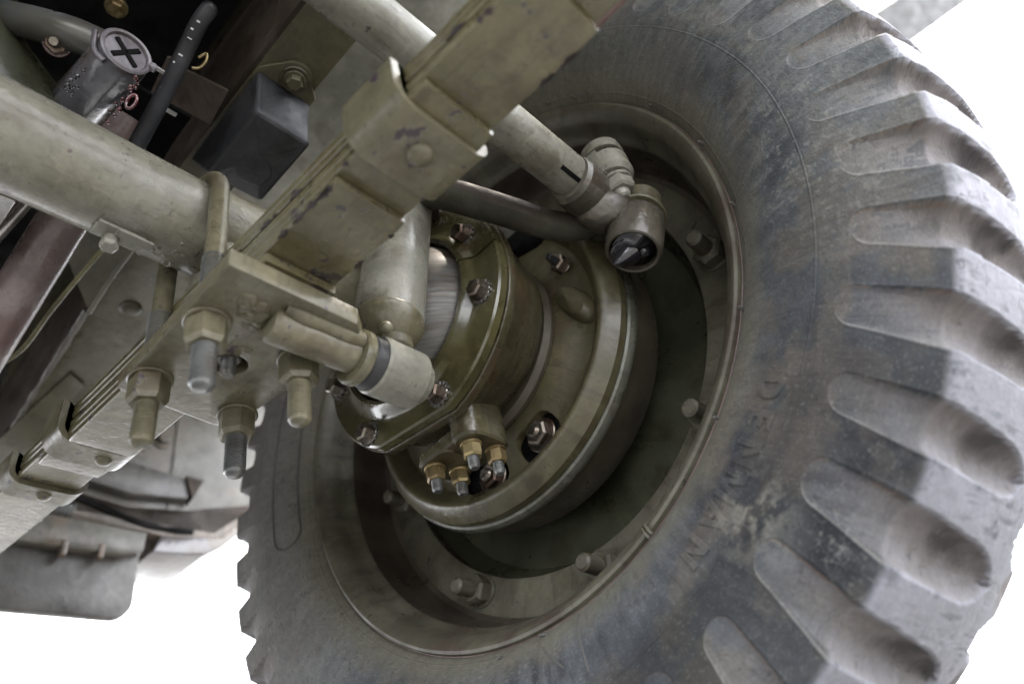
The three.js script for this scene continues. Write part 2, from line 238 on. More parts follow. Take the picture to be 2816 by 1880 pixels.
// groove mask: 1 inside a groove. th in degrees
function groove(th, s, side) {
  const sh = s < S_C ? -1.75 * (s - S_IN) / (S_C - S_IN) : -1.75 - 0.7 * (s - S_C) / (ARC - S_C);
  const ph = side ? PITCH / 2 : 0, k = Math.round((th - (-7.2 + ph) - sh) / PITCH), J = jit[((k % LUGS) + LUGS) % LUGS];
  const dc = Math.abs(th - (-7.2 + ph) - sh - k * PITCH - J[0] * 0.6);
  const sin = S_IN + J[1], e = Math.min(1, Math.max(0, (s - sin) / 0.0095)), f = Math.min(1, Math.max(0, (ARC - 0.01 - s) / 0.024));
  const w = (1.9 + 0.36 * ss(sin, S_C, s) - 0.2 * ss(S_C, ARC - 0.02, s)) * J[2] * Math.sqrt(1 - (1 - e) ** 2.3 + 1e-9) * Math.sqrt(1 - (1 - f) ** 2 + 1e-9);
  const d = dc / Math.max(w, 0.01), sharp = 1 - ss(w - 0.13, w + 0.06, dc), scoop = Math.sqrt(Math.max(0, 1 - d ** 2.1)), k2 = 0.15 + 0.85 * ss(S_IN + 0.02, S_C + 0.004, s);
  return [sharp * (1 - k2) + scoop * k2, d, s >= sin ? (th - (-7.2 + ph) - sh - k * PITCH) / Math.max(w, 0.01) : 9, f];
}
{
  const COLS = LUGS * 42, sList = [];
  const add = (a, b, n) => { for (let i = 0; i < n; i++) sList.push(a + (b - a) * i / n); };
  add(0, arc[5], 34); add(arc[5], S_IN - 0.002, 10); add(S_IN - 0.002, S_IN + 0.02, 22); add(S_IN + 0.02, arc[9] - 0.001, 14); add(arc[9] - 0.001, arc[10] + 0.001, 8); add(arc[10] + 0.001, ARC, 34); sList.push(ARC);
  const rows = sList.map((s) => [s, 0]).concat(sList.slice(0, -1).filter((_, i) => i % 2 === 0).reverse().map((s) => [s, 1]));
  const R = rows.length, pos = new Float32Array(R * (COLS + 1) * 3), uv = new Float32Array(R * (COLS + 1) * 2), idx = [];
  rows.forEach(([s, side], j) => {
    const L = lugAt(s), C = catm(carProf, s);
    for (let i = 0; i <= COLS; i++) {
      const th = TH0 - 360 * i / COLS, m = s > S_IN - 0.01 ? groove(th, s, side)[0] : 0;
      const wob = 0.0009 * (fbm(i / COLS, s / ARC, 30, 6, 3, 77) - 0.5) * (s > 0.02 ? 1 : 0);
      let x = L[0] + (C[0] - L[0]) * m - wob, r = L[1] + (C[1] - L[1]) * m + wob; if (side) x = 0.114 - x;
      const k = (j * (COLS + 1) + i); pos[k * 3] = x; pos[k * 3 + 1] = r * Math.sin(th * DEG); pos[k * 3 + 2] = r * Math.cos(th * DEG) + 0.0055 * ss(0.235, 0.33, r) * ss(0.9, -0.6, Math.cos(th * DEG)); uv[k * 2] = uOf(th); uv[k * 2 + 1] = s / ARC;
    }
  });
  for (let j = 0; j < R - 1; j++) for (let i = 0; i < COLS; i++) { const a = j * (COLS + 1) + i, b = a + COLS + 1; idx.push(a, a + 1, b, b, a + 1, b + 1); }
  const g = new THREE.BufferGeometry(); g.setAttribute('position', new THREE.BufferAttribute(pos, 3)); g.setAttribute('uv', new THREE.BufferAttribute(uv, 2)); g.setIndex(idx); g.computeVertexNormals();
  // colour: rubber under dust, overspray near the rim, mud in the grooves, dried splashes and wet streaks
  const rOf = (v) => lugAt(v * ARC)[1];
  const map = tex(2048, 1024, (u0, v) => {
    const th = thOf(u0), u = (TH0 - th) / 360, s = v * ARC, r = rOf(v), uS = u + v * 0.012, n1 = fbm(u, v, 20, 3, 4, 401), n2 = fbm(u, v, 110, 14, 4, 402), n3 = fbm(u, v, 420, 60, 3, 403), nr = fbm(uS, v, 260, 5, 4, 405), nq = fbm(uS, v, 600, 14, 3, 406);
    let k = mix([0.032, 0.037, 0.043], [0.08, 0.088, 0.096], ss(0.32, 0.68, n1 * 0.45 + n2 * 0.3 + nr * 0.25));
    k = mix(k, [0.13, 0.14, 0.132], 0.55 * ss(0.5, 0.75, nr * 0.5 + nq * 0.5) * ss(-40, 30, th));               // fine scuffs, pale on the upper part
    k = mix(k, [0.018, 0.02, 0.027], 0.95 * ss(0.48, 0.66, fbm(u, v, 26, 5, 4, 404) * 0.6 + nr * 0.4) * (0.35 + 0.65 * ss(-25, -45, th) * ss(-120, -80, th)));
    k = mix(k, [0.105, 0.092, 0.07], 0.5 * ss(0.52, 0.7, fbm(u, v, 40, 8, 5, 410)));
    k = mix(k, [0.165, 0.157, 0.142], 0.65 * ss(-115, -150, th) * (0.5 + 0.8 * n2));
    k = mix(k, [0.115, 0.109, 0.08], 0.85 * (1 - ss(0.222, 0.25 + 0.02 * (n2 - 0.5), r)));      // olive overspray by the rim
    k = mix(k, [0.1, 0.095, 0.07], 0.5 * (1 - ss(0.25, 0.29, r)) * ss(-2, 40, th));
    const G = groove(th, s, 0), tread = ss(arc[9] - 0.0012, arc[10] - 0.0008, s);
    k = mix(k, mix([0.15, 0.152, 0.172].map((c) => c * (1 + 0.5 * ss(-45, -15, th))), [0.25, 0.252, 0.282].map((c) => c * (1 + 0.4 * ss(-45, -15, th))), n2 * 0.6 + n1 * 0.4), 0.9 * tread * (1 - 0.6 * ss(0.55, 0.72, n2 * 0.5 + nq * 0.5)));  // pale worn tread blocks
    if (G[0] > 0.02) {
      const c = ss(S_IN - 0.004, S_C + 0.006, s) * (th > -30 ? 1 : 1 - 0.45 * ss(-30, -45, th) * (1 - ss(S_C - 0.006, S_C + 0.006, s))), up = ss(-0.7, 0.9, G[2]);
      let f = mix(k.map((x, q) => x * [1.06, 1.05, 1.05][q] + 0.005), [0.175, 0.17, 0.176], c * 0.75 + 0.25 * n2 * c);
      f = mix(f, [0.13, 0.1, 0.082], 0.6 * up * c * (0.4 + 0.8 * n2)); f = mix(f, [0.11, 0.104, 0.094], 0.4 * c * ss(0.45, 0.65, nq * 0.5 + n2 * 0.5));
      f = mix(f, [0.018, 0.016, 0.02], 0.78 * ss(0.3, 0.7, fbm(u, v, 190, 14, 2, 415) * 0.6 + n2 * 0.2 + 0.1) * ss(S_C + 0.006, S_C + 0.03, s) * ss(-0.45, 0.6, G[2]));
      k = mix(k, f, ss(0.02, 0.25, G[0]));
    }
    k = mix(k, [0.15, 0.1, 0.075], 0.75 * Math.max(0, 1 - Math.abs(G[2] - 1.0) / 0.09) * (G[2] < 5 ? 1 : 0) * ss(0.35, 0.6, n2) * (1 - tread));
    // dried mud splashes and wet streaks, right-hand quarter
    if (G[0] < 0.5) k = k.map((x) => x * (1 - 0.5 * ss(-30, -44, th) * ss(-118, -92, th) * ss(0.262, 0.275, r) * (1 - tread)));
    const w = Math.exp(-(((th + 9) / 12) ** 2)) * ss(0.236, 0.262, r) * (1 - ss(0.295, 0.318, r)), ms = n3 * 0.3 + fbm(uS, v, 700, 60, 3, 433) * 0.25 + n2 * 0.2 + nr * 0.25;
    k = mix(k, [0.165, 0.165, 0.145], 0.75 * ss(0.51, 0.56, ms) * w * ss(0.3, 0.6, fbm(u, v, 900, 140, 2, 449)));
    k = mix(k, [0.045, 0.047, 0.055], 0.8 * ss(0.56, 0.62, nr * 0.75 + n3 * 0.25) * Math.exp(-(((th + 13) / 20) ** 2)) * ss(0.24, 0.28, r) * (1 - tread));
    k = mix(k, [0.03, 0.032, 0.034], 0.9 * ss(0.3, 0.5, n2) * Math.exp(-(((th - 4.6 - 60 * (r - 0.252)) / 1.6) ** 2) - (((r - 0.256) / 0.008) ** 2)));
    k = mix(k, [0.04, 0.037, 0.036], 0.8 * Math.exp(-(((th + 45) / 5.5) ** 2) - (((r - 0.277) / 0.024) ** 2)) * ss(0.25, 0.6, n2));
    k = mix(k, [0.085, 0.072, 0.052], 0.55 * Math.exp(-(((th + 44) / 7) ** 2) - (((r - 0.258) / 0.011) ** 2)) * ss(0.3, 0.6, n2));
    k = mix(k, [0.2, 0.195, 0.165], 0.7 * Math.exp(-(((th + 55) / 3.5) ** 2) - (((r - 0.275) / 0.016) ** 2)) * ss(0.42, 0.58, n2 * 0.6 + n3 * 0.4));
    const n5 = fbm(u, v, 2200, 330, 2, 441), sc = Math.abs(fbm(u + v * 0.02, v, 240, 26, 3, 443) - 0.5), sd = Math.abs(fbm(u - v * 0.035, v, 300, 20, 3, 445) - 0.5);
    if (sc < 0.012) k = mix(k, [0.03, 0.03, 0.033], 0.6 * ss(0.45, 0.6, n2)); if (sd < 0.009) k = mix(k, [0.17, 0.168, 0.158], 0.5 * ss(0.5, 0.62, n1));
    k = mix(k, [0.17, 0.168, 0.158], 0.3 * ss(0.72, 0.77, n5) * (1 - tread)); k = mix(k, [0.095, 0.08, 0.064], 0.24 * ss(0.54, 0.68, fbm(u, v, 70, 10, 4, 447)) * (1 - tread));
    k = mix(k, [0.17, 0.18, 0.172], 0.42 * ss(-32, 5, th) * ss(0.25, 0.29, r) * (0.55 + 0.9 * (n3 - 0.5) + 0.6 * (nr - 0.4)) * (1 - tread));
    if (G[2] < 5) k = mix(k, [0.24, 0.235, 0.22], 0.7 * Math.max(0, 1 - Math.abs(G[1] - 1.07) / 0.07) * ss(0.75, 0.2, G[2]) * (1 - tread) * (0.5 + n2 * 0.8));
    return k.map((c) => c * (0.7 + 0.3 * (n3 + nq) + 0.35 * (n5 - 0.5)));
  }, true);
  const ridge = (s, c, w) => Math.max(0, 1 - Math.abs(s - c) / w);
  const rAt = (r) => { let a = 0, b = arc[9]; for (let i = 0; i < 40; i++) { const m = (a + b) / 2; lugAt(m)[1] < r ? a = m : b = m; } return a; };
  const sR = rAt(0.2725), sB = rAt(0.226);
  const bump = tex(2048, 1024, (u0, v) => {
    const s = v * ARC, th = thOf(u0), u = (TH0 - th) / 360; let h = 0.2 + 0.16 * fbm(u, v, 2000, 300, 2, 419) + 0.18 * fbm(u, v, 500, 70, 3, 420) + 0.15 * fbm(u, v, 80, 12, 4, 421) - 0.12 * ss(0.66, 0.74, fbm(u + v * 0.012, v, 500, 9, 3, 423));
    h += 0.22 * ridge(s, sR, 0.0007) - 0.1 * ridge(s, sR + 0.0011, 0.0006) + 0.2 * ridge(s, sB, 0.001);
    const G = groove(th, s, 0); if (s > S_IN - 0.003 && s < S_C) h += 0.2 * Math.max(0, 1 - Math.abs(G[1] - 1.14) / 0.1);
    return h;
  });
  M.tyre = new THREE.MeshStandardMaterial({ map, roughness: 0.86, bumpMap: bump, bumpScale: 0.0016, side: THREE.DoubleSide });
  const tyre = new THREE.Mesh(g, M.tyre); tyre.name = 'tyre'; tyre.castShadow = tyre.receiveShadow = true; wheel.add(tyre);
  // raised moulded lettering, curved round the sidewall
  const font = await new FontLoader().loadAsync('fonts/droid/droid_sans_bold.typeface.json');
  const letter = (ch, th, r, size, sx = 1) => {
    const t = new TextGeometry(ch, { font, size, depth: 0.0013, curveSegments: 5, bevelEnabled: true, bevelThickness: 0.0004, bevelSize: 0.0004, bevelSegments: 1 }); t.computeBoundingBox(); const cx = (t.boundingBox.max.x + t.boundingBox.min.x) / 2, p = t.attributes.position;
    for (let i = 0; i < p.count; i++) { const rr_ = r + p.getY(i) - size / 2, a = (th * DEG) - (p.getX(i) - cx) * sx / r, L = lugAt(rAt(rr_)); const d = p.getZ(i) - 0.0006; p.setXYZ(i, L[0] - d, L[1] * Math.sin(a), L[1] * Math.cos(a)); { let q = a / DEG; if (q > TH0) q -= 360; t.attributes.uv.setXY(i, uOf(q), rAt(rr_) / ARC); } }
    t.computeVertexNormals(); return t;
  };
  const lt = [];
  [['D', -41.5], ['E', -45.3], ['N', -49.4], ['M', -53.4], ['A', -57.4], ['N', -61.7]].forEach(([c, a]) => lt.push(letter(c, a, 0.258, 0.0145, 1.05)));
  const word = (w, a0, st, r, size) => [...w].forEach((c, i) => c !== ' ' && lt.push(letter(c, a0 - i * st, r, size)));
  word('6 PLY NYLON', 184.5, 2.35, 0.2385, 0.0075);
  word('TRACTION', 179.5, 2.5, 0.2515, 0.0085);
  const LM = new THREE.MeshStandardMaterial({ roughness: 0.85, side: THREE.DoubleSide }); LM.color.setRGB(0.08, 0.078, 0.072);
  mesh('lettering', lt, M.tyre, wheel);
  { // oval moulded border round the ply rating
    const pts = [], a0 = 191, a1 = 152, r0 = 0.233, r1 = 0.2585, rc = (r0 + r1) / 2, h = (r1 - r0) / 2; const P = (a, r) => { const L = lugAt(rAt(r)); return V(L[0] - 0.0002, L[1] * Math.sin(a * DEG), L[1] * Math.cos(a * DEG)); };
    for (let i = 0; i <= 14; i++) pts.push(P(a0 + (a1 - a0) * i / 14, r1)); for (let i = 1; i < 8; i++) pts.push(P(a1 - 3 * Math.sin(i / 8 * Math.PI), rc + h * Math.cos(i / 8 * Math.PI)));
    for (let i = 0; i <= 14; i++) pts.push(P(a1 + (a0 - a1) * i / 14, r0)); for (let i = 1; i < 8; i++) pts.push(P(a0 + 3 * Math.sin(i / 8 * Math.PI), rc - h * Math.cos(i / 8 * Math.PI)));
    mesh('moulded_border', path(pts, 0.0011, 260, 8, true), LM, wheel);
  }
  const wh = []; // little moulding nubs and whiskers along the bead
  for (const a of [-10.8, -29.8, -46, 46, 44, 23, 54, 5, -88, -97]) { const L = lugAt(rAt(0.2235 + 0.003 * rnd())), p = V(L[0], L[1] * Math.sin(a * DEG), L[1] * Math.cos(a * DEG)); wh.push(rod(p.clone().addScaledVector(X, 0.002), p.clone().add(V(-0.004, rr(-0.002, 0.002), rr(-0.003, 0.001))), 0.0011, 0.0009, 0.0003, 8)); }
  for (const [a, r0, r1, sk] of [[-88, 0.232, 0.252, 4], [-97, 0.236, 0.25, -3], [-81, 0.226, 0.262, 0.5]]) wh.push(path(Array.from({ length: 5 }, (_, i) => { const r = r0 + (r1 - r0) * i / 4, L = lugAt(rAt(r)), q = (a + sk * i / 4) * DEG; return V(L[0] + 0.0002, L[1] * Math.sin(q), L[1] * Math.cos(q)); }), 0.0008, 20, 8));
  mesh('moulding_nubs', wh, LM, wheel);
}
{
  const O = V(0, 0, 0);
  mesh('rim', rev([[0.016, 0.2165], [0.006, 0.2178], [0.0022, 0.2196], [-0.0008, 0.2202], [-0.003, 0.2192], [-0.0036, 0.2172], [-0.0026, 0.2152], [0.0004, 0.2125], [0.0042, 0.2088], [0.009, 0.2066], [0.014, 0.2052], [0.0185, 0.204], [0.0222, 0.2018], [0.0248, 0.2], [0.0265, 0.1994]], O, X, 200, 0.45), M.rim, wheel);
  mesh('rim_barrel', rev([[0.0262, 0.1995], [0.032, 0.1986], [0.045, 0.1972], [0.056, 0.1955], [0.06, 0.193], [0.0615, 0.189]], O, X, 180, 0.6), M.barrel, wheel);
  mesh('rim_flange', rev([[0.0612, 0.191], [0.062, 0.186], [0.0624, 0.1645], [0.0636, 0.161], [0.069, 0.16], [0.072, 0.1605], [0.072, 0.187], [0.078, 0.196], [0.1, 0.202], [0.11, 0.209], [0.115, 0.2185], [0.111, 0.219]], O, X, 180, 0.45), M.rim, wheel);
  mesh('rusty_rim_edge', rev(Array.from({ length: 13 }, (_, i) => [0.0012 + Math.sin(i / 12 * 6.283) * 0.0014, 0.2203 + Math.cos(i / 12 * 6.283) * 0.0011]), O, X, 200, 1.5), M.redbrown, wheel);
  mesh('wheel_disc', rev([[0.073, 0.162], [0.088, 0.15], [0.094, 0.12], [0.09, 0.05], [0.09, 0]], O, X, 90), M.darkOlive, wheel);
  for (const [i, deg, R] of [[0, -2.5, 0.179], [1, -43.6, 0.1768], [2, -83.6, 0.1785], [3, -123.4, 0.1735], [4, -168, 0.1665], [5, 149, 0.17], [6, 41, 0.179]]) {
    const a = deg * DEG, p = V(0.062, R * Math.sin(a), R * Math.cos(a));
    const b = mesh('rim_bolt', [rod(p.clone().addScaledVector(X, 0.003), p.clone().addScaledVector(X, -0.03), 0.0068, 0.0062, 0.0018, 24)], M.rim, wheel);
    mesh('nut', [hex(p, NX, 0.0205, 0.0135, i * 0.7), washer(p, NX, 0.0128, 0.002)], M.rim, b);
  }
  // wire clip over the rim edge
  const ca = -65 * DEG, rp = (x, r, d = 0) => V(x, r * Math.sin(ca + d), r * Math.cos(ca + d)), clip = [];
  for (const d of [-0.006, 0.006]) clip.push(path([rp(0.0005, 0.2125, d), rp(-0.0042, 0.2155, d), rp(-0.006, 0.2195, d), rp(-0.006, 0.2235, d)], 0.001, 16, 8));
  mesh('wire_clip', clip, M.rim, wheel);
}

// ---------------------------------------------------------------- brake drum, backing plate
const HC = [0.006, -0.008]; // hub centre y, z
const HO = V(0, HC[0], HC[1]);
tag(mesh('brake_drum', [rev([[0.0215, 0.1], [0.0215, 0.1325], [0.0235, 0.1342], [0.0325, 0.1342], [0.0345, 0.1315], [0.0365, 0.1305], [0.06, 0.1295], [0.07, 0.1265], [0.076, 0.119], [0.079, 0.104], [0.08, 0.07], [0.0801, 0.02]], HO, X, 150, 0.35)], M.drum), 'brown rusty brake drum behind the backing plate, inside the wheel', 'brake drum');
{
  const bp = thing('brake_backing_plate', 'glossy olive dished backing plate with cut-outs covering the brake drum', 'backing plate', [0, 0, 0]);
  const bead = []; for (let i = 0; i <= 14; i++) { const a = i / 14; bead.push([0.0172 - 0.0122 * Math.sin(a * Math.PI * 0.94) ** 0.9, 0.1085 + 0.0242 * a + 0.0012 * Math.sin(a * Math.PI * 2)]); }
  const prof = [[0.0185, 0.03], [0.0095, 0.03], [0.0095, 0.078], [0.0108, 0.086], [0.0135, 0.0935], [0.0165, 0.1], [0.0176, 0.105], ...bead, [0.0205, 0.133], [0.0205, 0.1285], [0.0195, 0.11], [0.0185, 0.1], [0.0185, 0.03]];
  let body = rev(prof, HO, X, 150, 0.45);
  try {
    const ev = new Evaluator(); ev.attributes = ['position', 'normal', 'uv']; ev.useGroups = false;
    let A = new Brush(mergeVertices(body, 1e-6)); A.updateMatrixWorld();
    const cut = (a, r, w, h) => { const c = V(0.012, HC[0] + r * Math.sin(a), HC[1] + r * Math.cos(a)); const er = V(0, Math.sin(a), Math.cos(a)), et = V(0, Math.cos(a), -Math.sin(a)); const B = new Brush(clean(rbox(c, [0.05, w, h], 0.009, X, et, er))); B.updateMatrixWorld(); A = ev.evaluate(A, B, SUBTRACTION); A.updateMatrixWorld(); };
    cut(-72 * DEG, 0.0985, 0.038, 0.024); cut(-104 * DEG, 0.1, 0.044, 0.022);
    body = A.geometry;
  } catch (e) { console.log('csg', e.message); }
  mesh('plate', body, M.plate, bp);
  mesh('drum_lip_ring', rev([[0.022, 0.129], [0.0212, 0.1335], [0.0222, 0.1352], [0.0245, 0.1362], [0.0282, 0.1364], [0.0305, 0.1352], [0.031, 0.13]], HO, X, 150, 0.6), M.drumEdge, bp);
  const at = (a, r, x) => V(x, HC[0] + r * Math.sin(a * DEG), HC[1] + r * Math.cos(a * DEG));
  // pressed humps
  mesh('pressed_hump', [loft([0, 0.35, 0.7, 1].map((t) => { const l = [], s = Math.sqrt(1 - t * t) * 0.99 + 0.01, c = at(-8, 0.094, 0.018 - 0.016 * t); for (let i = 0; i < 28; i++) { const q = i / 28 * Math.PI * 2; l.push(V(c.x, c.y + Math.sin(q) * 0.019 * s - 0.012 * Math.cos(q) * s, c.z + Math.cos(q) * 0.014 * s)); } return l; }))], M.plate, bp);
  mesh('pressed_hump', [loft([0, 0.35, 0.7, 1].map((t) => { const l = [], s = Math.sqrt(1 - t * t) * 0.99 + 0.01, c = at(52, 0.098, 0.018 - 0.02 * t); for (let i = 0; i < 28; i++) { const q = i / 28 * Math.PI * 2; l.push(V(c.x, c.y + Math.sin(q) * 0.012 * s, c.z + Math.cos(q) * 0.028 * s)); } return l; }))], M.black, bp);
  // bleed bolt on the upper right
  const n0 = V(0.014, 0.0335, 0.0845), nb = mesh('bleed_bolt', [hex(n0, NX, 0.0125, 0.009, 0.4), washer(n0, NX, 0.0088, 0.0016)], M.bolt, bp); void nb;
  mesh('rubber_cap', [rod(n0.clone().addScaledVector(NX, 0.008), n0.clone().addScaledVector(NX, 0.0175), 0.0036, 0.003, 0.001, 16)], M.rubber, bp);
  // bolts seen in the two openings, on the dark brake parts behind
  for (const [a, r, rt] of [[-71, 0.097, 0.5], [-101, 0.101, 0.2]]) { const p = at(a, r, 0.0195); mesh('adjuster_bolt', [hex(p, NX, 0.0165, 0.0085, rt), washer(p, NX, 0.013, 0.0025), rod(p.clone().addScaledVector(NX, 0.008), p.clone().addScaledVector(NX, 0.012), 0.0052, 0.0045, 0.0012, 20)], M.bolt, bp); }
  mesh('brake_shoe_web', rev([[0.0208, 0.07], [0.0208, 0.127], [0.0225, 0.127], [0.0225, 0.07]], HO, X, 80), M.black, bp);
  mesh('paint_mark', [slab([[-0.006, -0.003], [-0.002, 0.001], [0.001, -0.002], [0.007, 0.0005], [0.006, 0.002], [0.0005, 0.0005], [-0.002, 0.0035]], 0.0006, V(0.0068, HC[0] - 0.1215, HC[1] - 0.026), Z.clone().negate(), Y, 0)], M.pale, bp, 'pale scuffed paint mark');
}

// ---------------------------------------------------------------- axle housing
const AY = 0.012, AZ = -0.023;
const kc = V(0, 0.008, -0.013);
{
  const ax = thing('axle_housing', 'thick olive tubular axle housing ending in an oily polished swivel ball', 'axle', [0, 0, 0]);
  mesh('axle_tube', rev([[0, 0], [0, 0.0283], [0.55, 0.0283], [0.72, 0.0282], [0.745, 0.0276]], V(-0.95, AY, AZ), X, 72, 0.5), M.tube, ax);
  const bl = []; for (let i = 0; i <= 26; i++) { const a = -1.15 + i / 26 * 2.25; bl.push([-0.04 + Math.sin(a) * 0.0665, Math.cos(a) * 0.0665]); }
  { const g = clean(rev(bl, kc, X, 96, 1.2)), p = g.attributes.position; for (let i = 0; i < p.count; i++) g.attributes.uv.setXY(i, Math.atan2(p.getZ(i) - kc.z, p.getX(i) + 0.04) / 6.2832, (p.getY(i) - kc.y) / 0.14 + 0.5); mesh('swivel_ball', g, M.ball, ax); }
  mesh('ball_neck', rev([[-0.22, 0.028], [-0.2, 0.0285], [-0.165, 0.0295], [-0.125, 0.034], [-0.1, 0.045], [-0.096, 0.05], [-0.09, 0.05], [-0.088, 0.03]], V(0, 0.01, -0.019), X, 60, 0.5), M.olive, ax);
  mesh('spring_seat', [rbox(V(-0.195, -0.026, AZ), [0.04, 0.02, 0.05], 0.003), rbox(V(-0.195, -0.014, AZ), [0.04, 0.02, 0.044], 0.006)], M.tube, ax);
  // clip plate with nut under the tube
  const b = mesh('clip_plate', [rbox(V(-0.2625, -0.0178, -0.027), [0.026, 0.0022, 0.01], 0.0006), rbox(V(-0.273, -0.0155, -0.03), [0.006, 0.005, 0.009], 0.0008), rbox(V(-0.2555, -0.0195, -0.024), [0.02, 0.0018, 0.006], 0.0006)], M.pale, ax);
  const n0 = V(-0.2655, -0.0185, -0.031); mesh('nut', [rod(n0, V(-0.2655, -0.0235, -0.031), 0.0045), hex(V(-0.2655, -0.0235, -0.031), NY, 0.0084, 0.0034, 0.3)], M.pale, b);
  const wd = []; for (let i = 0; i < 20; i++) { const a = rr(-2.4, -1.3), x = rr(-0.25, -0.226), q = V(x, AY + Math.sin(a) * 0.0278, AZ + Math.cos(a) * 0.0278); wd.push(dome(q, V(0, Math.sin(a), Math.cos(a)), rr(0.0008, 0.002), rr(0.0006, 0.0013))); }
  mesh('weld_spatter', wd, M.tube, ax);
}

// ---------------------------------------------------------------- steering knuckle with seal retainer, bolts, bearing cap
{
  const kn = thing('steering_knuckle', 'oily olive cast steering knuckle ringed by hex bolts between ball and backing plate', 'knuckle');
  const fA = [-0.0863 - 0.0015, 0.0373], fB = [-0.0755 - 0.0015, -0.0581]; // flat along the bottom (y, z)
  const outline = (R) => { // polygon in (z, y) about kc, clipped by the flat
    const p = []; for (let i = 0; i < 120; i++) { const a = i / 120 * Math.PI * 2; let z = Math.cos(a) * R, y = Math.sin(a) * R; const fy = fA[0] + (fB[0] - fA[0]) * ((z + kc.z) - fA[1]) / (fB[1] - fA[1]) - kc.y - (0.0955 - R) * -0.3; if (y < fy) y = fy; p.push([-z, y]); } return p.reverse(); };
  const EX = NZ, EY = Y; // ex x ey = (-z) x y = +x
  mesh('flange', slab(outline(0.0965), 0.0075, V(-0.0545, kc.y, kc.z), EX, EY, 0.001), M.knuckle, kn);
  // two-piece seal retainer
  const bead = [[-0.0555, 0.0625], [-0.059, 0.0608], [-0.0655, 0.0612], [-0.0695, 0.0632], [-0.0705, 0.066], [-0.0685, 0.0695], [-0.0645, 0.073], [-0.063, 0.0765]];
  for (const [a0, a1] of [[5.5, 185], [186.5, 364]]) {
    const loops = []; const clipR = (a) => { let R = 0.0952; const dy = Math.sin(a), dz = Math.cos(a); // ray vs flat
      const k = (fB[0] - fA[0]) / (fB[1] - fA[1]), num = fA[0] + k * (kc.z - fA[1]) - kc.y + 0.001, den = dy - k * dz; const t = num / den; if (den < 0 && t > 0 && t < R) R = t; return R; };
    for (let i = 0; i <= 90; i++) { const a = (a0 + (a1 - a0) * i / 90) * DEG, R = clipR(a); const l = bead.concat([[-0.0625, 0.08], [-0.0625, R - 0.0015], [-0.0612, R], [-0.0555, R]]).map(([x, r]) => V(x, kc.y + Math.sin(a) * Math.min(r, R), kc.z + Math.cos(a) * Math.min(r, R))); loops.push(l); }
    mesh('seal_retainer', loft(loops, true, 0.45), M.ring, kn);
  }
  // housing: cone from the flange to the hub, with cast shoulders
  const hl = []; for (const [x, r, sq] of [[-0.049, 0.0915, 0], [-0.046, 0.0885, 0.02], [-0.03, 0.0865, 0.1], [-0.012, 0.083, 0.16], [-0.004, 0.078, 0.2], [0.0, 0.07, 0.25], [0.002, 0.055, 0.2]]) {
    const l = []; for (let i = 0; i < 90; i++) { const a = i / 90 * Math.PI * 2, oct = Math.max(0, Math.cos(4 * (a - 0.35))); let R = r * (1 - sq * 0.22 * oct); let y = kc.y + Math.sin(a) * R, z = kc.z + 0.004 + Math.cos(a) * R; y = Math.max(y, -0.079 - 0.1 * z * 0.6); l.push(V(x, y, z)); } hl.push(l); }
  mesh('housing', loft(hl, false, 0.35), M.knuckle, kn);
  mesh('hub_gasket', rev([[0.0, 0.06], [-0.001, 0.0765], [0.004, 0.079], [0.0085, 0.078], [0.0095, 0.06]], V(0, 0.006, -0.009), X, 80), M.drum, kn);
  // bolts with toothed washers: angle, radius about kc measured on the ring face
  for (const [a, r, rt] of [[25, 0.0775, 0.2], [-21, 0.0795, 0.6], [-75, 0.0835, 0.1], [-127, 0.0862, 0.9], [-176, 0.0845, 0.4], [132, 0.083, 0.3], [80, 0.081, 0.7]]) {
    const p = V(-0.0628, kc.y + Math.sin(a * DEG) * r, kc.z + Math.cos(a * DEG) * r);
    const b = mesh('retainer_bolt', hex(p.clone().addScaledVector(NX, 0.0012), NX, 0.0118, 0.0088, rt), M.bolt, kn);
    mesh('lock_washer', lockWasher(p, NX, 0.0092, 0.0013), M.steel, b);
    void b;
  }
  // cast letters on the upper half of the retainer
  const font = await new FontLoader().loadAsync('fonts/droid/droid_sans_bold.typeface.json');
  const gl = [...'CAT JOINT'].map((ch, i) => { if (ch === ' ') return null; const t = new TextGeometry(ch, { font, size: 0.0062, depth: 0.0008, curveSegments: 4 }); t.computeBoundingBox(); const cx = (t.boundingBox.max.x + t.boundingBox.min.x) / 2, p = t.attributes.position; for (let k = 0; k < p.count; k++) { const r = 0.0855 + p.getY(k) - 0.003, a = (73 - i * 4.4) * DEG - (p.getX(k) - cx) / 0.0855; p.setXYZ(k, -0.0622 - p.getZ(k), kc.y + Math.sin(a) * r, kc.z + Math.cos(a) * r); } t.computeVertexNormals(); return fin(t); }).filter(Boolean);
  mesh('cast_lettering', gl, M.ring, kn);
  // lower bearing cap with four studs
  const lobe = (cx, cz, rx, rz, y0, y1, tp, n = 4) => loft([[y0, 0.9], [y0 + 0.0016, 1], [y1 - 0.0016, tp], [y1, tp * 0.93]].map(([y, k]) => { const l = []; for (let i = 0; i < 48; i++) { const a = i / 48 * 6.2832, c = Math.cos(a), q = Math.sin(a), m = (Math.abs(c) ** n + Math.abs(q) ** n) ** (-1 / n); l.push(V(cx + c * m * rx * k, y, cz + q * m * rz * k)); } return l; }), true, 0.4);
  mesh('bearing_cap', [lobe(-0.0275, -0.0255, 0.0195, 0.0165, -0.0985, -0.0885, 0.95), lobe(-0.0265, 0.0045, 0.0215, 0.0125, -0.099, -0.062, 0.98, 2.8), lobe(-0.026, -0.009, 0.0195, 0.018, -0.0975, -0.087, 1, 3)], M.knuckle, kn);
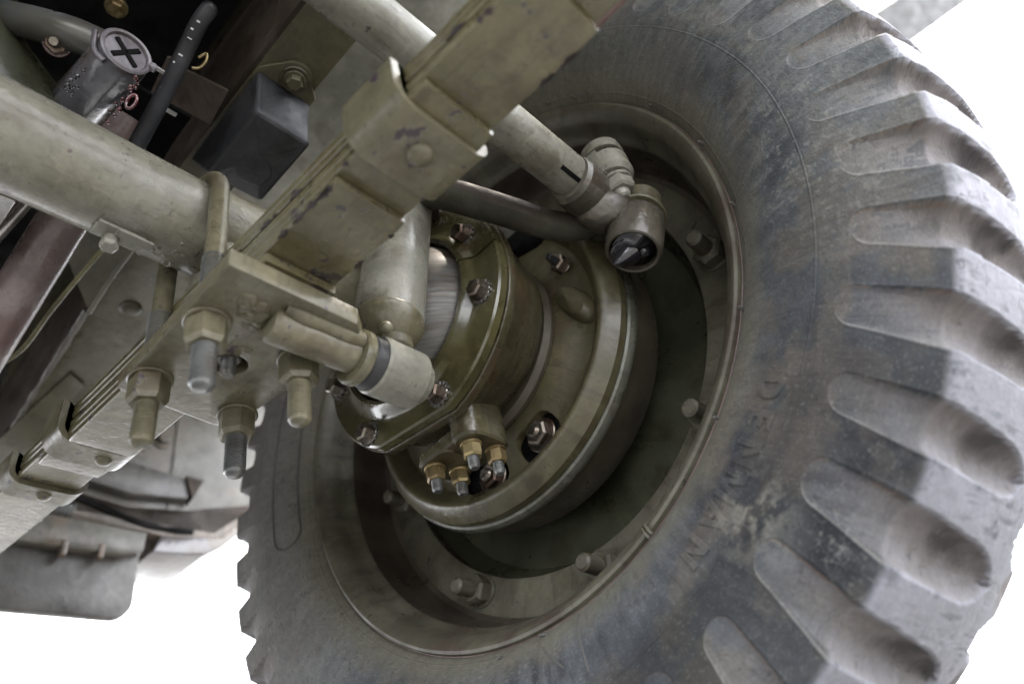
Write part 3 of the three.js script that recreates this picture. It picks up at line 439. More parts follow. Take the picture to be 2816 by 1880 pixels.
  for (const [x, y, z, rt] of [[-0.0365, -0.0985, -0.0315, 0.1], [-0.018, -0.0985, -0.0265, 0.5], [-0.0355, -0.0992, 0.0035, 0.2], [-0.015, -0.099, 0.0065, 0.9]]) {
    const p = V(x, y, z), b = mesh('cap_nut', hex(p.clone().addScaledVector(NY, 0.0018), NY, 0.0118, 0.0092, rt), M.brass, kn);
    mesh('spring_washer', washer(p, NY, 0.0075, 0.0022, 0.004), M.brass, b); mesh('stud', thread(p, NY, 0.0039, 0.0185, 0.0013, 20), M.stud, b);
  }
}

// ---------------------------------------------------------------- leaf spring
const YT = (z) => -0.0358 - 0.098 * z + 0.035 * z * z * (z < 0 ? 1.3 : 1.0); // top of the pack
const LT = 0.0064, OFF = [0, 0.0064, 0.0142, 0.0205, 0.0268, 0.0331];
{
  const sp = thing('leaf_spring', 'olive leaf spring of stacked steel leaves running diagonally under the axle', 'leaf spring');
  const XC = (z) => -0.198 - (z < -0.1 ? 0.018 * (z + 0.1) * -0.25 : 0);
  const leaf = (i, z0, z1, t = 0.0054, hw = 0.0212) => {
    const n = 44, loops = []; for (let j = 0; j <= n; j++) { const z = z0 + (z1 - z0) * j / n, yt = YT(z) - OFF[i], e = (j === 0 || j === n) ? 0.0006 : 0, b = 0.0008; const yb = yt - t, xc = XC(z), w = hw - e, yA = yt - e, yB = yb + e; loops.push([V(xc - w + b, yA, z), V(xc + w - b, yA, z), V(xc + w, yA - b, z), V(xc + w, yB + b, z), V(xc + w - b, yB, z), V(xc - w + b, yB, z), V(xc - w, yB + b, z), V(xc - w, yA - b, z)]); }
    mesh('leaf', loft(loops, true, 0.3), M.spring, sp);
  };
  leaf(0, -0.62, 0.46); leaf(1, -0.58, 0.4); leaf(2, -0.53, 0.238, 0.0058); leaf(3, -0.24, 0.174, 0.0058); leaf(4, -0.185, 0.1105, 0.0058); leaf(5, -0.085, 0.0525, 0.007);
  const worn = [];
  for (const [i, za, zb, n] of [[2, 0.18, 0.232, 4], [3, 0.118, 0.126, 1], [4, 0.058, 0.108, 5], [5, 0.0, 0.05, 3], [1, -0.08, 0.2, 7], [2, -0.5, -0.2, 8]]) for (let q = 0; q < n; q++) for (const sd of q % 3 ? [-1] : [-1, 1]) {
    const zc = rr(za, zb), L = rr(0.003, 0.012), rows = []; for (let j = 0; j <= 8; j++) { const z = zc + L * (j / 8 - 0.5), k = Math.sin(j / 8 * Math.PI), w = k * rr(0.0006, 0.0026), h = k * rr(0.0008, 0.004), yb = YT(z) - OFF[i] - 0.0058 - 0.00015, xe = XC(z) + sd * 0.0214; rows.push([V(xe - sd * (w + 0.0006), yb, z), V(xe, yb, z), V(xe, yb + h, z)]); }
    const pos = [], idx = []; rows.forEach((r) => r.forEach((p) => pos.push(p.x, p.y, p.z))); for (let j = 0; j < 8; j++) for (let t = 0; t < 2; t++) { const a = j * 3 + t; idx.push(a, a + 1, a + 3, a + 1, a + 4, a + 3); }
    const g = new THREE.BufferGeometry(); g.setAttribute('position', new THREE.Float32BufferAttribute(pos, 3)); g.setIndex(idx); g.computeVertexNormals(); worn.push(fin(g));
  }
  mesh('worn_edge', worn, M.chip, sp).userData.kind = 'stuff';
  const clip = (z0, z1, i, riv, rivR, hi, out) => { // band under the pack with both sides turned up
    const zc = (z0 + z1) / 2, yb = YT(zc) - OFF[i] - 0.0062, xc = XC(zc), W = 0.0243, t = 0.0042, k = -0.098 + 0.07 * zc, top = yb + hi, rb = 0.009;
    const prof = (o) => { const l = [], A = W + o, b = yb - o, r = rb + o; l.push([-A, top]); for (let q = 0; q <= 6; q++) { const a = Math.PI + q / 6 * Math.PI / 2; l.push([-A + r + Math.cos(a) * r, b + r + Math.sin(a) * r]); } for (let q = 0; q <= 6; q++) { const a = 1.5 * Math.PI + q / 6 * Math.PI / 2; l.push([A - r + Math.cos(a) * r, b + r + Math.sin(a) * r]); } l.push([A, yb + out]); return l; };
    const inn = prof(0), ou = prof(t).reverse(), loops = []; for (const [z, e] of [[z0, 0.0006], [z0 + 0.0008, 0], [z1 - 0.0008, 0], [z1, 0.0006]]) { const c = inn.concat(ou); const mx = c.map(([x, y], q) => { const q2 = q < inn.length ? 1 : -1; void q2; return V(xc + x, y + k * (z - zc), z); }); void e; loops.push(mx); }
    const c = mesh('spring_clip', loft(loops, true, 0.5), M.olive, sp);
    mesh('rivet', dome(V(xc + riv, yb - t + 0.0002, zc + 0.001), NY, rivR, rivR * 0.75), M.olive, c);
  };
  clip(0.128, 0.1635, 3, -0.001, 0.0066, 0.028, 0.011);
  clip(-0.216, -0.188, 3, 0.0085, 0.0056, 0.028, 0.009);
  clip(-0.306, -0.281, 2, 0.002, 0.0056, 0.022, 0.009);
  const cb = mesh('centre_bolt', thread(V(-0.1985, -0.08, -0.0165), NY, 0.0042, 0.017, 0.0014, 20), M.stud, sp); void cb;
  mesh('centre_nut', hex(V(-0.1985, -0.08, -0.0165), NY, 0.013, 0.0075, 0.3), M.stud, sp);
}

// ---------------------------------------------------------------- spring plate with shock pin
{
  const pl = thing('spring_plate', 'thick olive spring plate with four stud holes and a welded shock absorber pin', 'plate');
  const k = -0.1, eZ = V(0, k, 1).normalize(), eY = V(0, 1, -k).normalize(), t = 0.0115, O = V(0, -0.092, 0);
  const poly = [[-0.2385, 0.0545], [-0.1655, 0.0545], [-0.1555, 0.045], [-0.1545, 0.0165], [-0.1615, -0.048], [-0.168, -0.078], [-0.176, -0.0785], [-0.2315, -0.0735], [-0.2345, -0.07]];
  // holes: centre bolt
  mesh('plate', slab(poly.map(([x, z]) => [x, -z]), t, O, X, eZ.clone().negate(), 0.0018, [[-0.1975, 0.0165, 0.0092]]), M.olive, pl);
  const P = (x, z, d = 0) => V(x, -0.092, 0).addScaledVector(eZ, z).addScaledVector(eY, -d);
  const pinA = V(-0.2035, -0.0985, 0.0315), pinB = V(-0.1495, -0.0985, 0.0335);
  mesh('shock_pin', [rod(pinA, V(-0.1515, -0.0985, 0.0334), 0.0102, 0.0102, 0.0022, 40)], M.olive, pl);
  const lump = (x, z, r, h, k) => { const c = P(x, z, -0.001), l = []; for (let j = 0; j <= 6; j++) { const t = j / 6 * Math.PI / 2, q = []; for (let i = 0; i < 26; i++) { const a = i / 26 * 6.283, w = r * Math.cos(t) * (1 + 0.2 * Math.sin(3 * a + k) + 0.1 * Math.sin(7 * a + 2 * k)) + 0.0002; q.push(c.clone().addScaledVector(X, Math.cos(a) * w).addScaledVector(eZ, Math.sin(a) * w * 0.8).addScaledVector(eY, -(0.001 + h * Math.sin(t) * (1 + 0.15 * Math.sin(4 * a + k))))); } l.push(q); } return loft(l, true, 0.9); };
  mesh('weld_bead', [path([V(-0.2005, -0.0945, 0.0415), V(-0.19, -0.096, 0.0425), V(-0.178, -0.0955, 0.0428), V(-0.165, -0.096, 0.0432), V(-0.1545, -0.095, 0.0425)], 0.0052, 30, 14), lump(-0.2155, 0.036, 0.008, 0.0026, 1), lump(-0.2095, 0.0285, 0.0075, 0.0035, 4), lump(-0.2045, 0.0235, 0.005, 0.003, 2), lump(-0.1985, 0.001, 0.0035, 0.0009, 5), lump(-0.1865, 0.019, 0.004, 0.0008, 3)], M.olive, pl);
  mesh('pin_collar', [rev([[0, 0.008], [0, 0.0148], [0.0015, 0.0162], [0.005, 0.0162], [0.0062, 0.015], [0.0066, 0.01]], V(-0.1535, -0.0985, 0.0333), X, 44)], M.olive, pl);
}

// ---------------------------------------------------------------- U-bolts
{
  const mk = (xs, legs, label, hide) => {
    const u = thing('u_bolt', label, 'u-bolt', [0, 0, 0]);
    const R = 0.0308, pts = [], rr0 = 0.0057; const [zf, zr] = legs;
    pts.push(V(xs[0], -0.085, zf)); pts.push(V(xs[0], -0.06, zf)); pts.push(V(xs[0], -0.02, zf)); for (let i = 0; i <= 12; i++) { const a = i / 12 * Math.PI; pts.push(V(xs[0] + (xs[1] - xs[0]) * i / 12, AY + Math.sin(a) * R, AZ + 0.0015 + Math.cos(a) * R)); } pts.push(V(xs[1], -0.02, zr), V(xs[1], -0.06, zr), V(xs[1], -0.08, zr));
    mesh('rod', path(pts, rr0, 90, 22), M.olive, u);
    [[xs[0], zf], [xs[1], zr]].forEach(([x, z], q) => {
      const yb = -0.092 - 0.1 * z - 0.0004, p = V(x, yb, z), dn = V(0, -1, 0.02);
      mesh('thread', [thread(V(x, -0.046 - 0.1 * z, z), NY, 0.0061, 0.04, 0.0016)], M.stud, u);
      const n = mesh('nut', hex(p.clone().addScaledVector(dn, 0.0024), dn, 0.0185, 0.0158, q * 0.35 + hide), M.olive, u);
      mesh('washer', washer(p, dn, 0.0118, 0.0026, 0.006), M.olive, n);
      mesh('stud_end', thread(p.clone().addScaledVector(dn, 0.016), dn, 0.0061, 0.0262, 0.0016), (q === 0) === (hide < 0.3) ? M.stud : M.olive, n);
    });
    return u;
  };
  mk([-0.2255, -0.2243], [0.0115, -0.0515], 'inboard u-bolt over the axle tube, nearest the left with nuts under plate', 0.1);
  mk([-0.172, -0.1692], [0.0105, -0.0575], 'outboard u-bolt whose nuts sit under the plate edge nearest the tyre', 0.5);
}

// ---------------------------------------------------------------- shock absorber
{
  const sh = thing('shock_absorber', 'pale olive cylindrical shock absorber with bushed eye on the spring plate pin', 'shock absorber');
  const a = V(-0.1262, -0.066, 0.034), d = V(0.2, 1, 0).normalize();
  mesh('body', rev([[0, 0], [0.0004, 0.018], [0.002, 0.0205], [0.005, 0.0216], [0.35, 0.0216], [0.36, 0.02], [0.36, 0]], a, d, 72, 0.5), M.pale, sh);
  mesh('base_cap', rev([[-0.012, 0.008], [-0.01, 0.013], [-0.004, 0.0185], [0.0006, 0.0208], [0.0032, 0.0219], [0.0042, 0.0217]], a, d, 60, 0.7), M.olive, sh);
  mesh('nipple', [rod(V(-0.139, -0.076, 0.043), V(-0.141, -0.083, 0.049), 0.0028, 0.0034, 0.001, 16), dome(V(-0.1405, -0.0828, 0.0487), V(-0.3, -1, 0.8).normalize(), 0.0036, 0.003)], M.olive, sh);
  const e0 = V(-0.1405, -0.0985, 0.0338), ed = X;
  const eye = mesh('eye', rev([[0.0015, 0.012], [0.0005, 0.0162], [0.002, 0.0172], [0.029, 0.0172], [0.0305, 0.0162], [0.031, 0.0135], [0.033, 0.0128], [0.036, 0.0122], [0.037, 0.009], [0.037, 0]], e0, ed, 64, 0.4), M.pale, sh);
  mesh('bushing', rev([[-0.0068, 0.008], [-0.0068, 0.0142], [-0.0055, 0.0152], [0.0015, 0.0156], [0.0022, 0.012]], e0, ed, 60, 0.5), M.rubber, eye);
  mesh('neck', [rod(V(-0.124, -0.084, 0.034), V(-0.1235, -0.072, 0.034), 0.012, 0.012)], M.olive, sh);
}

// ---------------------------------------------------------------- steering: tie rod, its end, arm
const TY = 0.035, TZ = 0.1435;
{
  const tr = thing('tie_rod', 'pale olive tubular tie rod with a slotted end, passing behind the leaf spring', 'tie rod');
  mesh('tube', rev([[0, 0.0], [0, 0.0149], [0.9, 0.0149], [0.905, 0.0149], [0.9062, 0.0143], [0.9062, 0.012]], V(-0.95, TY, TZ), X, 56, 0.5), M.pale, tr);
  const sa = V(0, -0.9, 0.42).normalize(); // slot on the side that faces the camera and the ground
  mesh('slot', rbox(V(-0.055, TY, TZ).addScaledVector(sa, 0.0146), [0.022, 0.0032, 0.0012], 0.0003, X, sa.clone().cross(X), sa), M.black, tr);
}
{
  const te = thing('tie_rod_end', 'rusty tie rod end clamp and open ball socket packed with black grease', 'tie rod end');
  mesh('shank', [rod(V(-0.052, TY, TZ), V(-0.012, TY - 0.001, TZ), 0.0125, 0.0132), loft([[-0.047, 0.0165, 0], [-0.044, 0.0182, 0.001], [-0.03, 0.0185, 0.002], [-0.02, 0.0165, 0.002], [-0.008, 0.0145, 0.001], [0.002, 0.0125, 0]].map(([x, r, o]) => { const l = []; for (let i = 0; i < 30; i++) { const a = i / 30 * 6.283; l.push(V(x, TY - 0.003 - o + Math.sin(a) * r, TZ + Math.cos(a) * r)); } return l; })), loft([0, 0.2, 0.45, 0.7, 0.9, 1].map((t) => { const c = V(-0.022 + 0.018 * t, 0.03 - 0.022 * t, 0.1415 + 0.006 * t), r = 0.0135 + 0.0045 * Math.sin(t * 3.14) - (t === 0 || t === 1 ? 0.004 : 0), l = []; for (let i = 0; i < 26; i++) { const a = i / 26 * 6.283, w = 1 + 0.06 * Math.sin(3 * a + 5 * t); l.push(c.clone().add(V(Math.cos(a) * r * w * 0.9, Math.cos(a) * r * 0.6, Math.sin(a) * r * w))); } return l; }), true, 0.9)], M.rust, te);
  const bx = -0.0165, bz = 0.1605;
  const cl = mesh('clamp', [rev([[0, 0], [0, 0.0115], [0.001, 0.015], [0.0075, 0.0158], [0.0088, 0.0148], [0.009, 0.008]], V(bx - 0.003, 0.0655, bz), V(0.06, -1, 0), 40), rev([[0, 0.006], [0.0006, 0.0145], [0.002, 0.0158], [0.016, 0.0162], [0.0195, 0.0135], [0.02, 0]], V(bx - 0.0015, 0.0535, bz), V(0.05, -1, 0), 40), loft([0, 1].map((t) => [[-0.012, 0.16 - 0.02], [0.012, 0.14], [0.012, bz + 0.002], [-0.012, bz + 0.002]].map(([x, z]) => V(bx - 0.004 + x, t ? 0.031 : 0.06, z))), true, 0.3), rbox(V(bx - 0.008, 0.068, bz - 0.003), [0.01, 0.003, 0.01], 0.001)], M.pale, te);
  const d = V(0.12, -1, 0.02).normalize(), p = V(bx + 0.001, 0.034, bz);
  mesh('clamp_bolt', [washer(p, d, 0.0125, 0.0026), hex(p.clone().addScaledVector(d, 0.0024), d, 0.0205, 0.009, 0.3), rod(p.clone().addScaledVector(d, 0.01), p.clone().addScaledVector(d, 0.0175), 0.0066, 0.006, 0.0015, 24)], M.pale, cl);
  const hd = V(0.32, 1, 0.27).normalize(), hb = V(-0.0055, -0.0215, 0.1488);
  const so = mesh('socket', [rev([[0.004, 0.0158], [0.0005, 0.0162], [0, 0.0175], [0.0008, 0.0186], [0.003, 0.0192], [0.006, 0.0196], [0.03, 0.0196], [0.0335, 0.0188], [0.0335, 0.01]], hb, hd, 64, 0.5)], M.rust, te, 'brown rusty socket of the ball joint');
  mesh('dust_washer', rev([[0, 0.01], [0.0005, 0.0195], [0.0016, 0.0202], [0.0026, 0.0196], [0.003, 0.01]], hb.clone().addScaledVector(hd, 0.0355), V(0.36, 1, 0.2).normalize(), 50), M.olive, so);
  mesh('ball_stud', [rev([[0.037, 0], [0.037, 0.0105], [0.045, 0.0105], [0.046, 0.0145], [0.0475, 0.0158], [0.0565, 0.0155], [0.0585, 0.014], [0.059, 0]], hb, hd, 44), rod(hb.clone().addScaledVector(hd, 0.059).add(V(0.002, 0, 0.004)), hb.clone().addScaledVector(hd, 0.064).add(V(0.002, 0, 0.004)), 0.0035)], M.olive, so);
  const gr = []; for (let j = 0; j <= 8; j++) { const r = 0.0158 * Math.cos(j / 8 * Math.PI / 2) + 0.0001, h = 0.0065 - 0.0075 * Math.sin(j / 8 * Math.PI / 2), l = []; for (let i = 0; i < 36; i++) { const a = i / 36 * 6.283, w = 1 + 0.16 * Math.sin(3 * a + j) * Math.sin(j / 8 * 3.1); l.push(hb.clone().addScaledVector(hd, h + 0.0018 * Math.sin(2 * a + 1) * Math.sin(j / 8 * 3.1)).add(V(Math.cos(a) * r * w, 0, Math.sin(a) * r * w))); } gr.push(l); }
  mesh('grease', [loft(gr, true, 0.9), rod(hb.clone().add(V(0.002, 0.003, 0)), hb.clone().add(V(-0.0085, -0.0065, -0.0125)), 0.0078, 0.0026, 0.002, 20), dome(hb.clone().addScaledVector(hd, 0.001).add(V(0.006, 0, 0.004)), hd.clone().negate(), 0.0045, 0.0035)], M.grease, so);
}
{
  const c = new THREE.CatmullRomCurve3([V(-0.05, 0.105, 0.012), V(-0.085, 0.078, 0.045), V(-0.098, 0.046, 0.0735), V(-0.082, 0.036, 0.0865), V(-0.055, 0.034, 0.0965), V(-0.028, 0.03, 0.108), V(-0.008, 0.03, 0.122), V(0.006, 0.036, 0.142), V(0.01, 0.04, 0.158)]), loops = [];
  for (let j = 0; j <= 48; j++) { const t = j / 48, p = c.getPoint(t), tg = c.getTangent(t), s = tg.clone().cross(Y).normalize(), u = s.clone().cross(tg).normalize(), w = 0.0125 - 0.002 * t, h = 0.011 - 0.001 * t, l = []; for (let i = 0; i < 24; i++) { const a = i / 24 * 6.283; l.push(p.clone().addScaledVector(s, Math.cos(a) * w).addScaledVector(u, Math.sin(a) * h)); } loops.push(l); }
  scene.getObjectByName('steering_knuckle').add(mesh('steering_arm', loft(loops, true, 0.8), M.arm, null, 'dark forged steering arm curving up to the ball socket'));
}

// ---------------------------------------------------------------- chassis: rail, gusset, bump stop
{
  const rl = thing('chassis_rail', 'olive box section chassis rail running above the leaf spring', 'chassis rail');
  const inb = [[-0.212, 0.62], [-0.2125, -0.1], [-0.2005, -0.28], [-0.189, -0.448], [-0.183, -0.8]], out = [[-0.17, 0.62], [-0.17, -0.19], [-0.1485, -0.284], [-0.1405, -0.384], [-0.128, -0.8]];
  const poly = inb.concat(out.slice().reverse()).map(([x, z]) => [x, -z]);
  mesh('rail_bottom', slab(poly, 0.006, V(0, 0.16, 0), X, NZ, 0.001), M.rail, rl);
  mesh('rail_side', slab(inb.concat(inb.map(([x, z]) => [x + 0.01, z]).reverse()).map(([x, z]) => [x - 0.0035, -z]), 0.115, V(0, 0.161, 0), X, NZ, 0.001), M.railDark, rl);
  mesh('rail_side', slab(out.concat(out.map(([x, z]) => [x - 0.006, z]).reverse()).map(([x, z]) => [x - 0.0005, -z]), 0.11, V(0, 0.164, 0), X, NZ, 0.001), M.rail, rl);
  // ragged sealant along the inboard bottom edge
  const rg = []; for (let i = 0; i <= 60; i++) { const z = -0.285 - i * 0.004, x = -0.2003 + (z + 0.28) * -0.068, r = 0.0006 + 0.0022 * fbm(i / 60, 0.3, 18, 1, 3, 88), l = []; for (let k = 0; k < 8; k++) { const a = k / 8 * 6.283; l.push(V(x - 0.001 + Math.cos(a) * r * 1.6, 0.1598 + Math.sin(a) * r * 0.7, z)); } rg.push(l); }
  mesh('sealant_bead', loft(rg), M.panel, rl);
  mesh('strap_plate', slab([[-0.2, 0.6], [-0.178, 0.375], [-0.16, 0.387], [-0.15, 0.6]], 0.003, V(0, 0.1565, 0), X, NZ, 0.0008), M.rail, rl);
}
{
  const gs = thing('gusset_bracket', 'folded olive gusset plate with one domed rivet, left of the u-bolt studs', 'bracket');
  mesh('flange', slab([[-0.2005, 0.12], [-0.203, 0.205], [-0.199, 0.283], [-0.154, 0.286], [-0.149, 0.281], [-0.165, 0.19], [-0.168, 0.12]], 0.0035, V(0, 0.156, 0), X, NZ, 0.0012), M.rail, gs);
  mesh('web', loft([[V(-0.2, 0.1562, -0.281), V(-0.204, 0.1562, -0.2), V(-0.2045, 0.1562, -0.12), V(-0.33, 0.163, -0.12), V(-0.264, 0.163, -0.203)], [V(-0.2, 0.1592, -0.281), V(-0.204, 0.1592, -0.2), V(-0.2045, 0.1592, -0.12), V(-0.33, 0.166, -0.12), V(-0.264, 0.166, -0.203)]], true, 0.2), M.rail, gs);
  mesh('fold', path([V(-0.1995, 0.1572, -0.283), V(-0.203, 0.157, -0.22), V(-0.2035, 0.157, -0.12)], 0.0026, 30, 12), M.rail, gs);
  mesh('rivet', dome(V(-0.1735, 0.156, -0.257), NY, 0.0098, 0.005), M.rail, gs);
}
{
  const bs = thing('bump_stop', 'black rubber bump stop block hanging from the rail by a bolted tab', 'bump stop');
  const yb = 0.16, sk = (y) => 0.0;
  void sk;
  const tabPts = []; const tc = [-0.188, -0.029], tr_ = 0.0135; tabPts.push([-0.2125, -0.0195], [-0.211, -0.0225]); for (let i = 0; i <= 14; i++) { const a = 2.35 - i / 14 * 2.1; tabPts.push([tc[0] + Math.cos(a) * tr_, tc[1] - Math.sin(a) * tr_]); } tabPts.push([-0.1665, -0.0245], [-0.1665, -0.01], [-0.2125, -0.01]);
  mesh('tab', slab(tabPts.reverse(), 0.003, V(0, yb - 0.0035, 0), X, NZ, 0.0008), M.rail, bs);
  const b0 = V(tc[0], yb - 0.0034, 0.0295); const bb = mesh('bolt', [washer(b0, NY, 0.0106, 0.0022), washer(b0.clone().addScaledVector(NY, 0.0021), NY, 0.0078, 0.0016), hex(b0.clone().addScaledVector(NY, 0.0035), NY, 0.0105, 0.0055, 0.35)], M.rail, bs); void bb;
  const L = (y, x0, x1, z0, z1, r = 0.004) => { const l = []; for (const [cx, cz, a0] of [[x1 - r, z1 - r, 0], [x0 + r, z1 - r, 1], [x0 + r, z0 + r, 2], [x1 - r, z0 + r, 3]]) for (let i = 0; i <= 6; i++) { const a = (a0 + i / 6) * Math.PI / 2; l.push(V(cx + Math.cos(a) * r, y, cz + Math.sin(a) * r)); } return l; };
  const bl = [L(yb - 0.0035, -0.2105, -0.1675, -0.075, 0.0185, 0.002)]; for (let i = 0; i <= 6; i++) { const t = i / 6; bl.push(L(yb - 0.006 - 0.032 * t, -0.2108 + 0.0048 * t, -0.1672 + 0.0062 * t, -0.077 + 0.019 * t, 0.0188 - 0.0092 * t - 0.001 * Math.sin(t * 3.14), 0.0025 + 0.001 * t)); } bl.push(L(0.1208, -0.2052, -0.1618, -0.0572, 0.0088, 0.0035), L(0.1198, -0.2035, -0.1635, -0.0555, 0.0072, 0.003));
  mesh('rubber_block', loft(bl, true, 0.5), M.rubber, bs);
  mesh('worn_disc', dome(V(-0.181, 0.1199, -0.035), NY, 0.0135, 0.0011), M.rubber, bs);
}

// ---------------------------------------------------------------- engine-bay side, upper left
tag(mesh('brake_hose', [path([V(-0.2575, 0.163, 0.034), V(-0.259, 0.157, 0.026), V(-0.2588, 0.148, 0.013), V(-0.258, 0.133, -0.0066), V(-0.2578, 0.118, -0.027), V(-0.258, 0.1, -0.052), V(-0.259, 0.07, -0.09)], 0.0058, 60, 20), dome(V(-0.2575, 0.163, 0.034), V(0.1, 0.5, 0.6).normalize(), 0.0057, 0.0045)], M.rubber), 'black rubber brake hose with worn white markings, beside the slotted plug', 'hose');
{ // worn printed dashes on the hose
  const h = scene.children.find((o) => o.name === 'brake_hose'), mk = [];
  for (let i = 0; i < 13; i++) { const t = i / 13, z = 0.024 - t * 0.068, y = 0.1555 - t * 0.047; const c = V(-0.2588, y, z), tc = camera.position.clone().sub(V(-0.3, -0.1, 0.1)).normalize(), al = V(0, 0.047, 0.068).normalize(), n = V(-0.35, -0.63, 0.45); n.addScaledVector(al, -n.dot(al)).normalize(); void tc; c.addScaledVector(n, 0.0058).addScaledVector(al.clone().cross(n), rr(-0.001, 0.001)); if (i % 4 !== 3) mk.push(rbox(c, [rr(0.0018, 0.0034), 0.0006, rr(0.0006, 0.0012)], 0.0001, n.clone().cross(al), n, al)); }
  mesh('printed_mark', mk, M.white, h);
}
{
  const dl = thing('drag_link_end', 'greasy drag link socket closed by a slotted round plug, at the upper left', 'drag link');
  const c = V(-0.2918, 0.1034, 0.0048), ax = V(0.0614, -0.2306, 0.9711).normalize(); // plug faces down towards the camera
  mesh('socket', rev([[0.001, 0.0125], [0, 0.0145], [-0.003, 0.0158], [-0.02, 0.0165], [-0.075, 0.0178], [-0.08, 0.01]], c, ax, 56, 0.5), M.oily, dl);
  const pg = mesh('slotted_plug', rev([[0.0018, 0.0158], [0.0026, 0.0148], [0.0022, 0.0133], [0.0004, 0.0124], [0.0006, 0]], c, ax, 56, 0.5), M.plug, dl);
  const e1 = V(0, 1, 0).cross(ax).normalize(), e2 = ax.clone().cross(e1);
  for (const a of [0.86, 2.42]) { const u = e1.clone().multiplyScalar(Math.cos(a)).addScaledVector(e2, Math.sin(a)), w = ax.clone().cross(u); mesh('slot', rbox(c.clone().addScaledVector(ax, 0.0004), [0.0205, 0.0034, 0.0022], 0.0006, u, w, ax), M.black, pg); }
  const nb = []; for (let i = 0; i < 26; i++) { const t = rnd(); nb.push(dome(V(-0.2825 - 0.004 * t, 0.088 - 0.02 * t, 0.002 - 0.026 * t).add(V(rr(-0.001, 0.003), rr(-0.002, 0.002), rr(-0.002, 0.002))), V(-0.4, -0.5, 0.6), rr(0.0006, 0.0014), rr(0.0006, 0.0018))); }
  const ring = path(Array.from({ length: 12 }, (_, i) => V(-0.279 + Math.cos(i / 12 * 6.283) * 0.0022, 0.076 + Math.sin(i / 12 * 6.283) * 0.004, -0.0065 + Math.sin(i / 12 * 6.283 + 0.4) * 0.003)), 0.0011, 40, 8, true);
  mesh('red_grease', [...nb, ring], M.redGrease, dl, 'glistening blobs of red grease down the right side');
  const b2 = []; for (let i = 0; i < 18; i++) { const t = rnd(); b2.push(dome(V(-0.311 + 0.004 * t, 0.095 - 0.012 * t, -0.012 - 0.014 * t).add(V(rr(-0.004, 0.004), rr(-0.004, 0.004), rr(-0.004, 0.004))), V(-0.5, -0.5, 0.6), rr(0.0006, 0.0016), rr(0.0006, 0.0018))); }
  mesh('black_grease', b2, M.grease, dl);
  mesh('lug', rod(V(-0.2755, 0.1035, 0.004), V(-0.2755, 0.1025, 0.0085), 0.0026, 0.0026, 0.0008, 16), M.plug, dl);
  mesh('split_pin', [path([V(-0.3105, 0.1075, 0.0045), V(-0.307, 0.0935, 0.001), V(-0.3005, 0.0865, 0.002)], 0.0018, 20, 10)], M.plug, dl);
}
tag(mesh('steering_lever', [path([V(-0.42, 0.165, -0.075), V(-0.36, 0.143, -0.045), V(-0.335, 0.132, -0.027), V(-0.318, 0.1225, -0.0145), V(-0.302, 0.117, -0.008)], 0.0105, 60, 24)], M.stud), 'grey curved lever reaching the slotted plug from the top left corner', 'lever');
{
  const dh = thing('differential_housing', 'dark green rounded differential housing in the top left corner', 'differential');
  const P = []; for (let i = 0; i <= 16; i++) { const a = i / 16 * Math.PI / 2; P.push([0.1 * Math.sin(a) * 0.5, 0.085 * Math.cos(a) + 0.001]); } P.unshift([-0.09, 0.085]);
  mesh('casting', rev(P, V(-0.402, 0.168, -0.058), V(1, -0.25, -0.1), 64, 1), M.darkOlive, dh);
  mesh('side_tube', rev([[0, 0.052], [0.06, 0.047], [0.1, 0.045], [0.1, 0]], V(-0.39, 0.13, -0.075), V(1, -0.35, -0.35), 48), M.darkOlive, dh);
  const p = V(-0.3225, 0.1215, -0.0255), d = V(-0.2, -0.8, 0.5).normalize(), n = mesh('cover_nut', hex(p, d, 0.0125, 0.006, 0.4), M.bolt, dh);
  mesh('stud', thread(p, d, 0.0036, 0.013, 0.0014, 18), M.bolt, n); mesh('red_seal_ring', washer(p.clone().addScaledVector(d, -0.001), d, 0.0085, 0.0018), M.redGrease, n);
}
{
  const cm = thing('crossmember', 'dark brown crossmember plate with a hose clip beside the chassis rail', 'crossmember');
  mesh('plate', loft([0, 0.003].map((o) => [V(-0.2622, 0.162 + o, -0.0156), V(-0.2592, 0.1608 + o, -0.013), V(-0.2545, 0.156 + o, -0.0135), V(-0.222, 0.1438 + o, -0.0023), V(-0.222, 0.1286 + o, -0.0246), V(-0.2609, 0.1456 + o, -0.0371)]), true, 0.2), M.railDark, cm);
  mesh('lower_flange', [rbox(V(-0.238, 0.21, -0.112), [0.062, 0.005, 0.07], 0.001)], M.black, cm);
  mesh('hose_clip', [path([V(-0.2475, 0.155, 0.002), V(-0.2445, 0.157, 0.007), V(-0.243, 0.1525, 0.004), V(-0.245, 0.148, -0.001), V(-0.249, 0.146, -0.003)], 0.0011, 30, 8)], M.brass, cm);
  for (const [p, w] of [[V(-0.2665, 0.1455, -0.0175), 0.014], [V(-0.2445, 0.1405, -0.0395), 0.008]]) mesh('pale_edge', rbox(p, [w, 0.0018, 0.0028], 0.0004), M.white, cm);
}
{
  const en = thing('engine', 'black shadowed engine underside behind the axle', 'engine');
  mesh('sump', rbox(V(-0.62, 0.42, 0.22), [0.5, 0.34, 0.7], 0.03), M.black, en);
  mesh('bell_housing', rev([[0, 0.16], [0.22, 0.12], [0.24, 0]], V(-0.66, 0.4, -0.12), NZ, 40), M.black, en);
  mesh('drain_plug', [hex(V(-0.29, 0.303, -0.0788), V(0, -1, 0), 0.013, 0.006, 0.2), washer(V(-0.29, 0.305, -0.0788), NY, 0.009, 0.003)], M.brass, en);
}

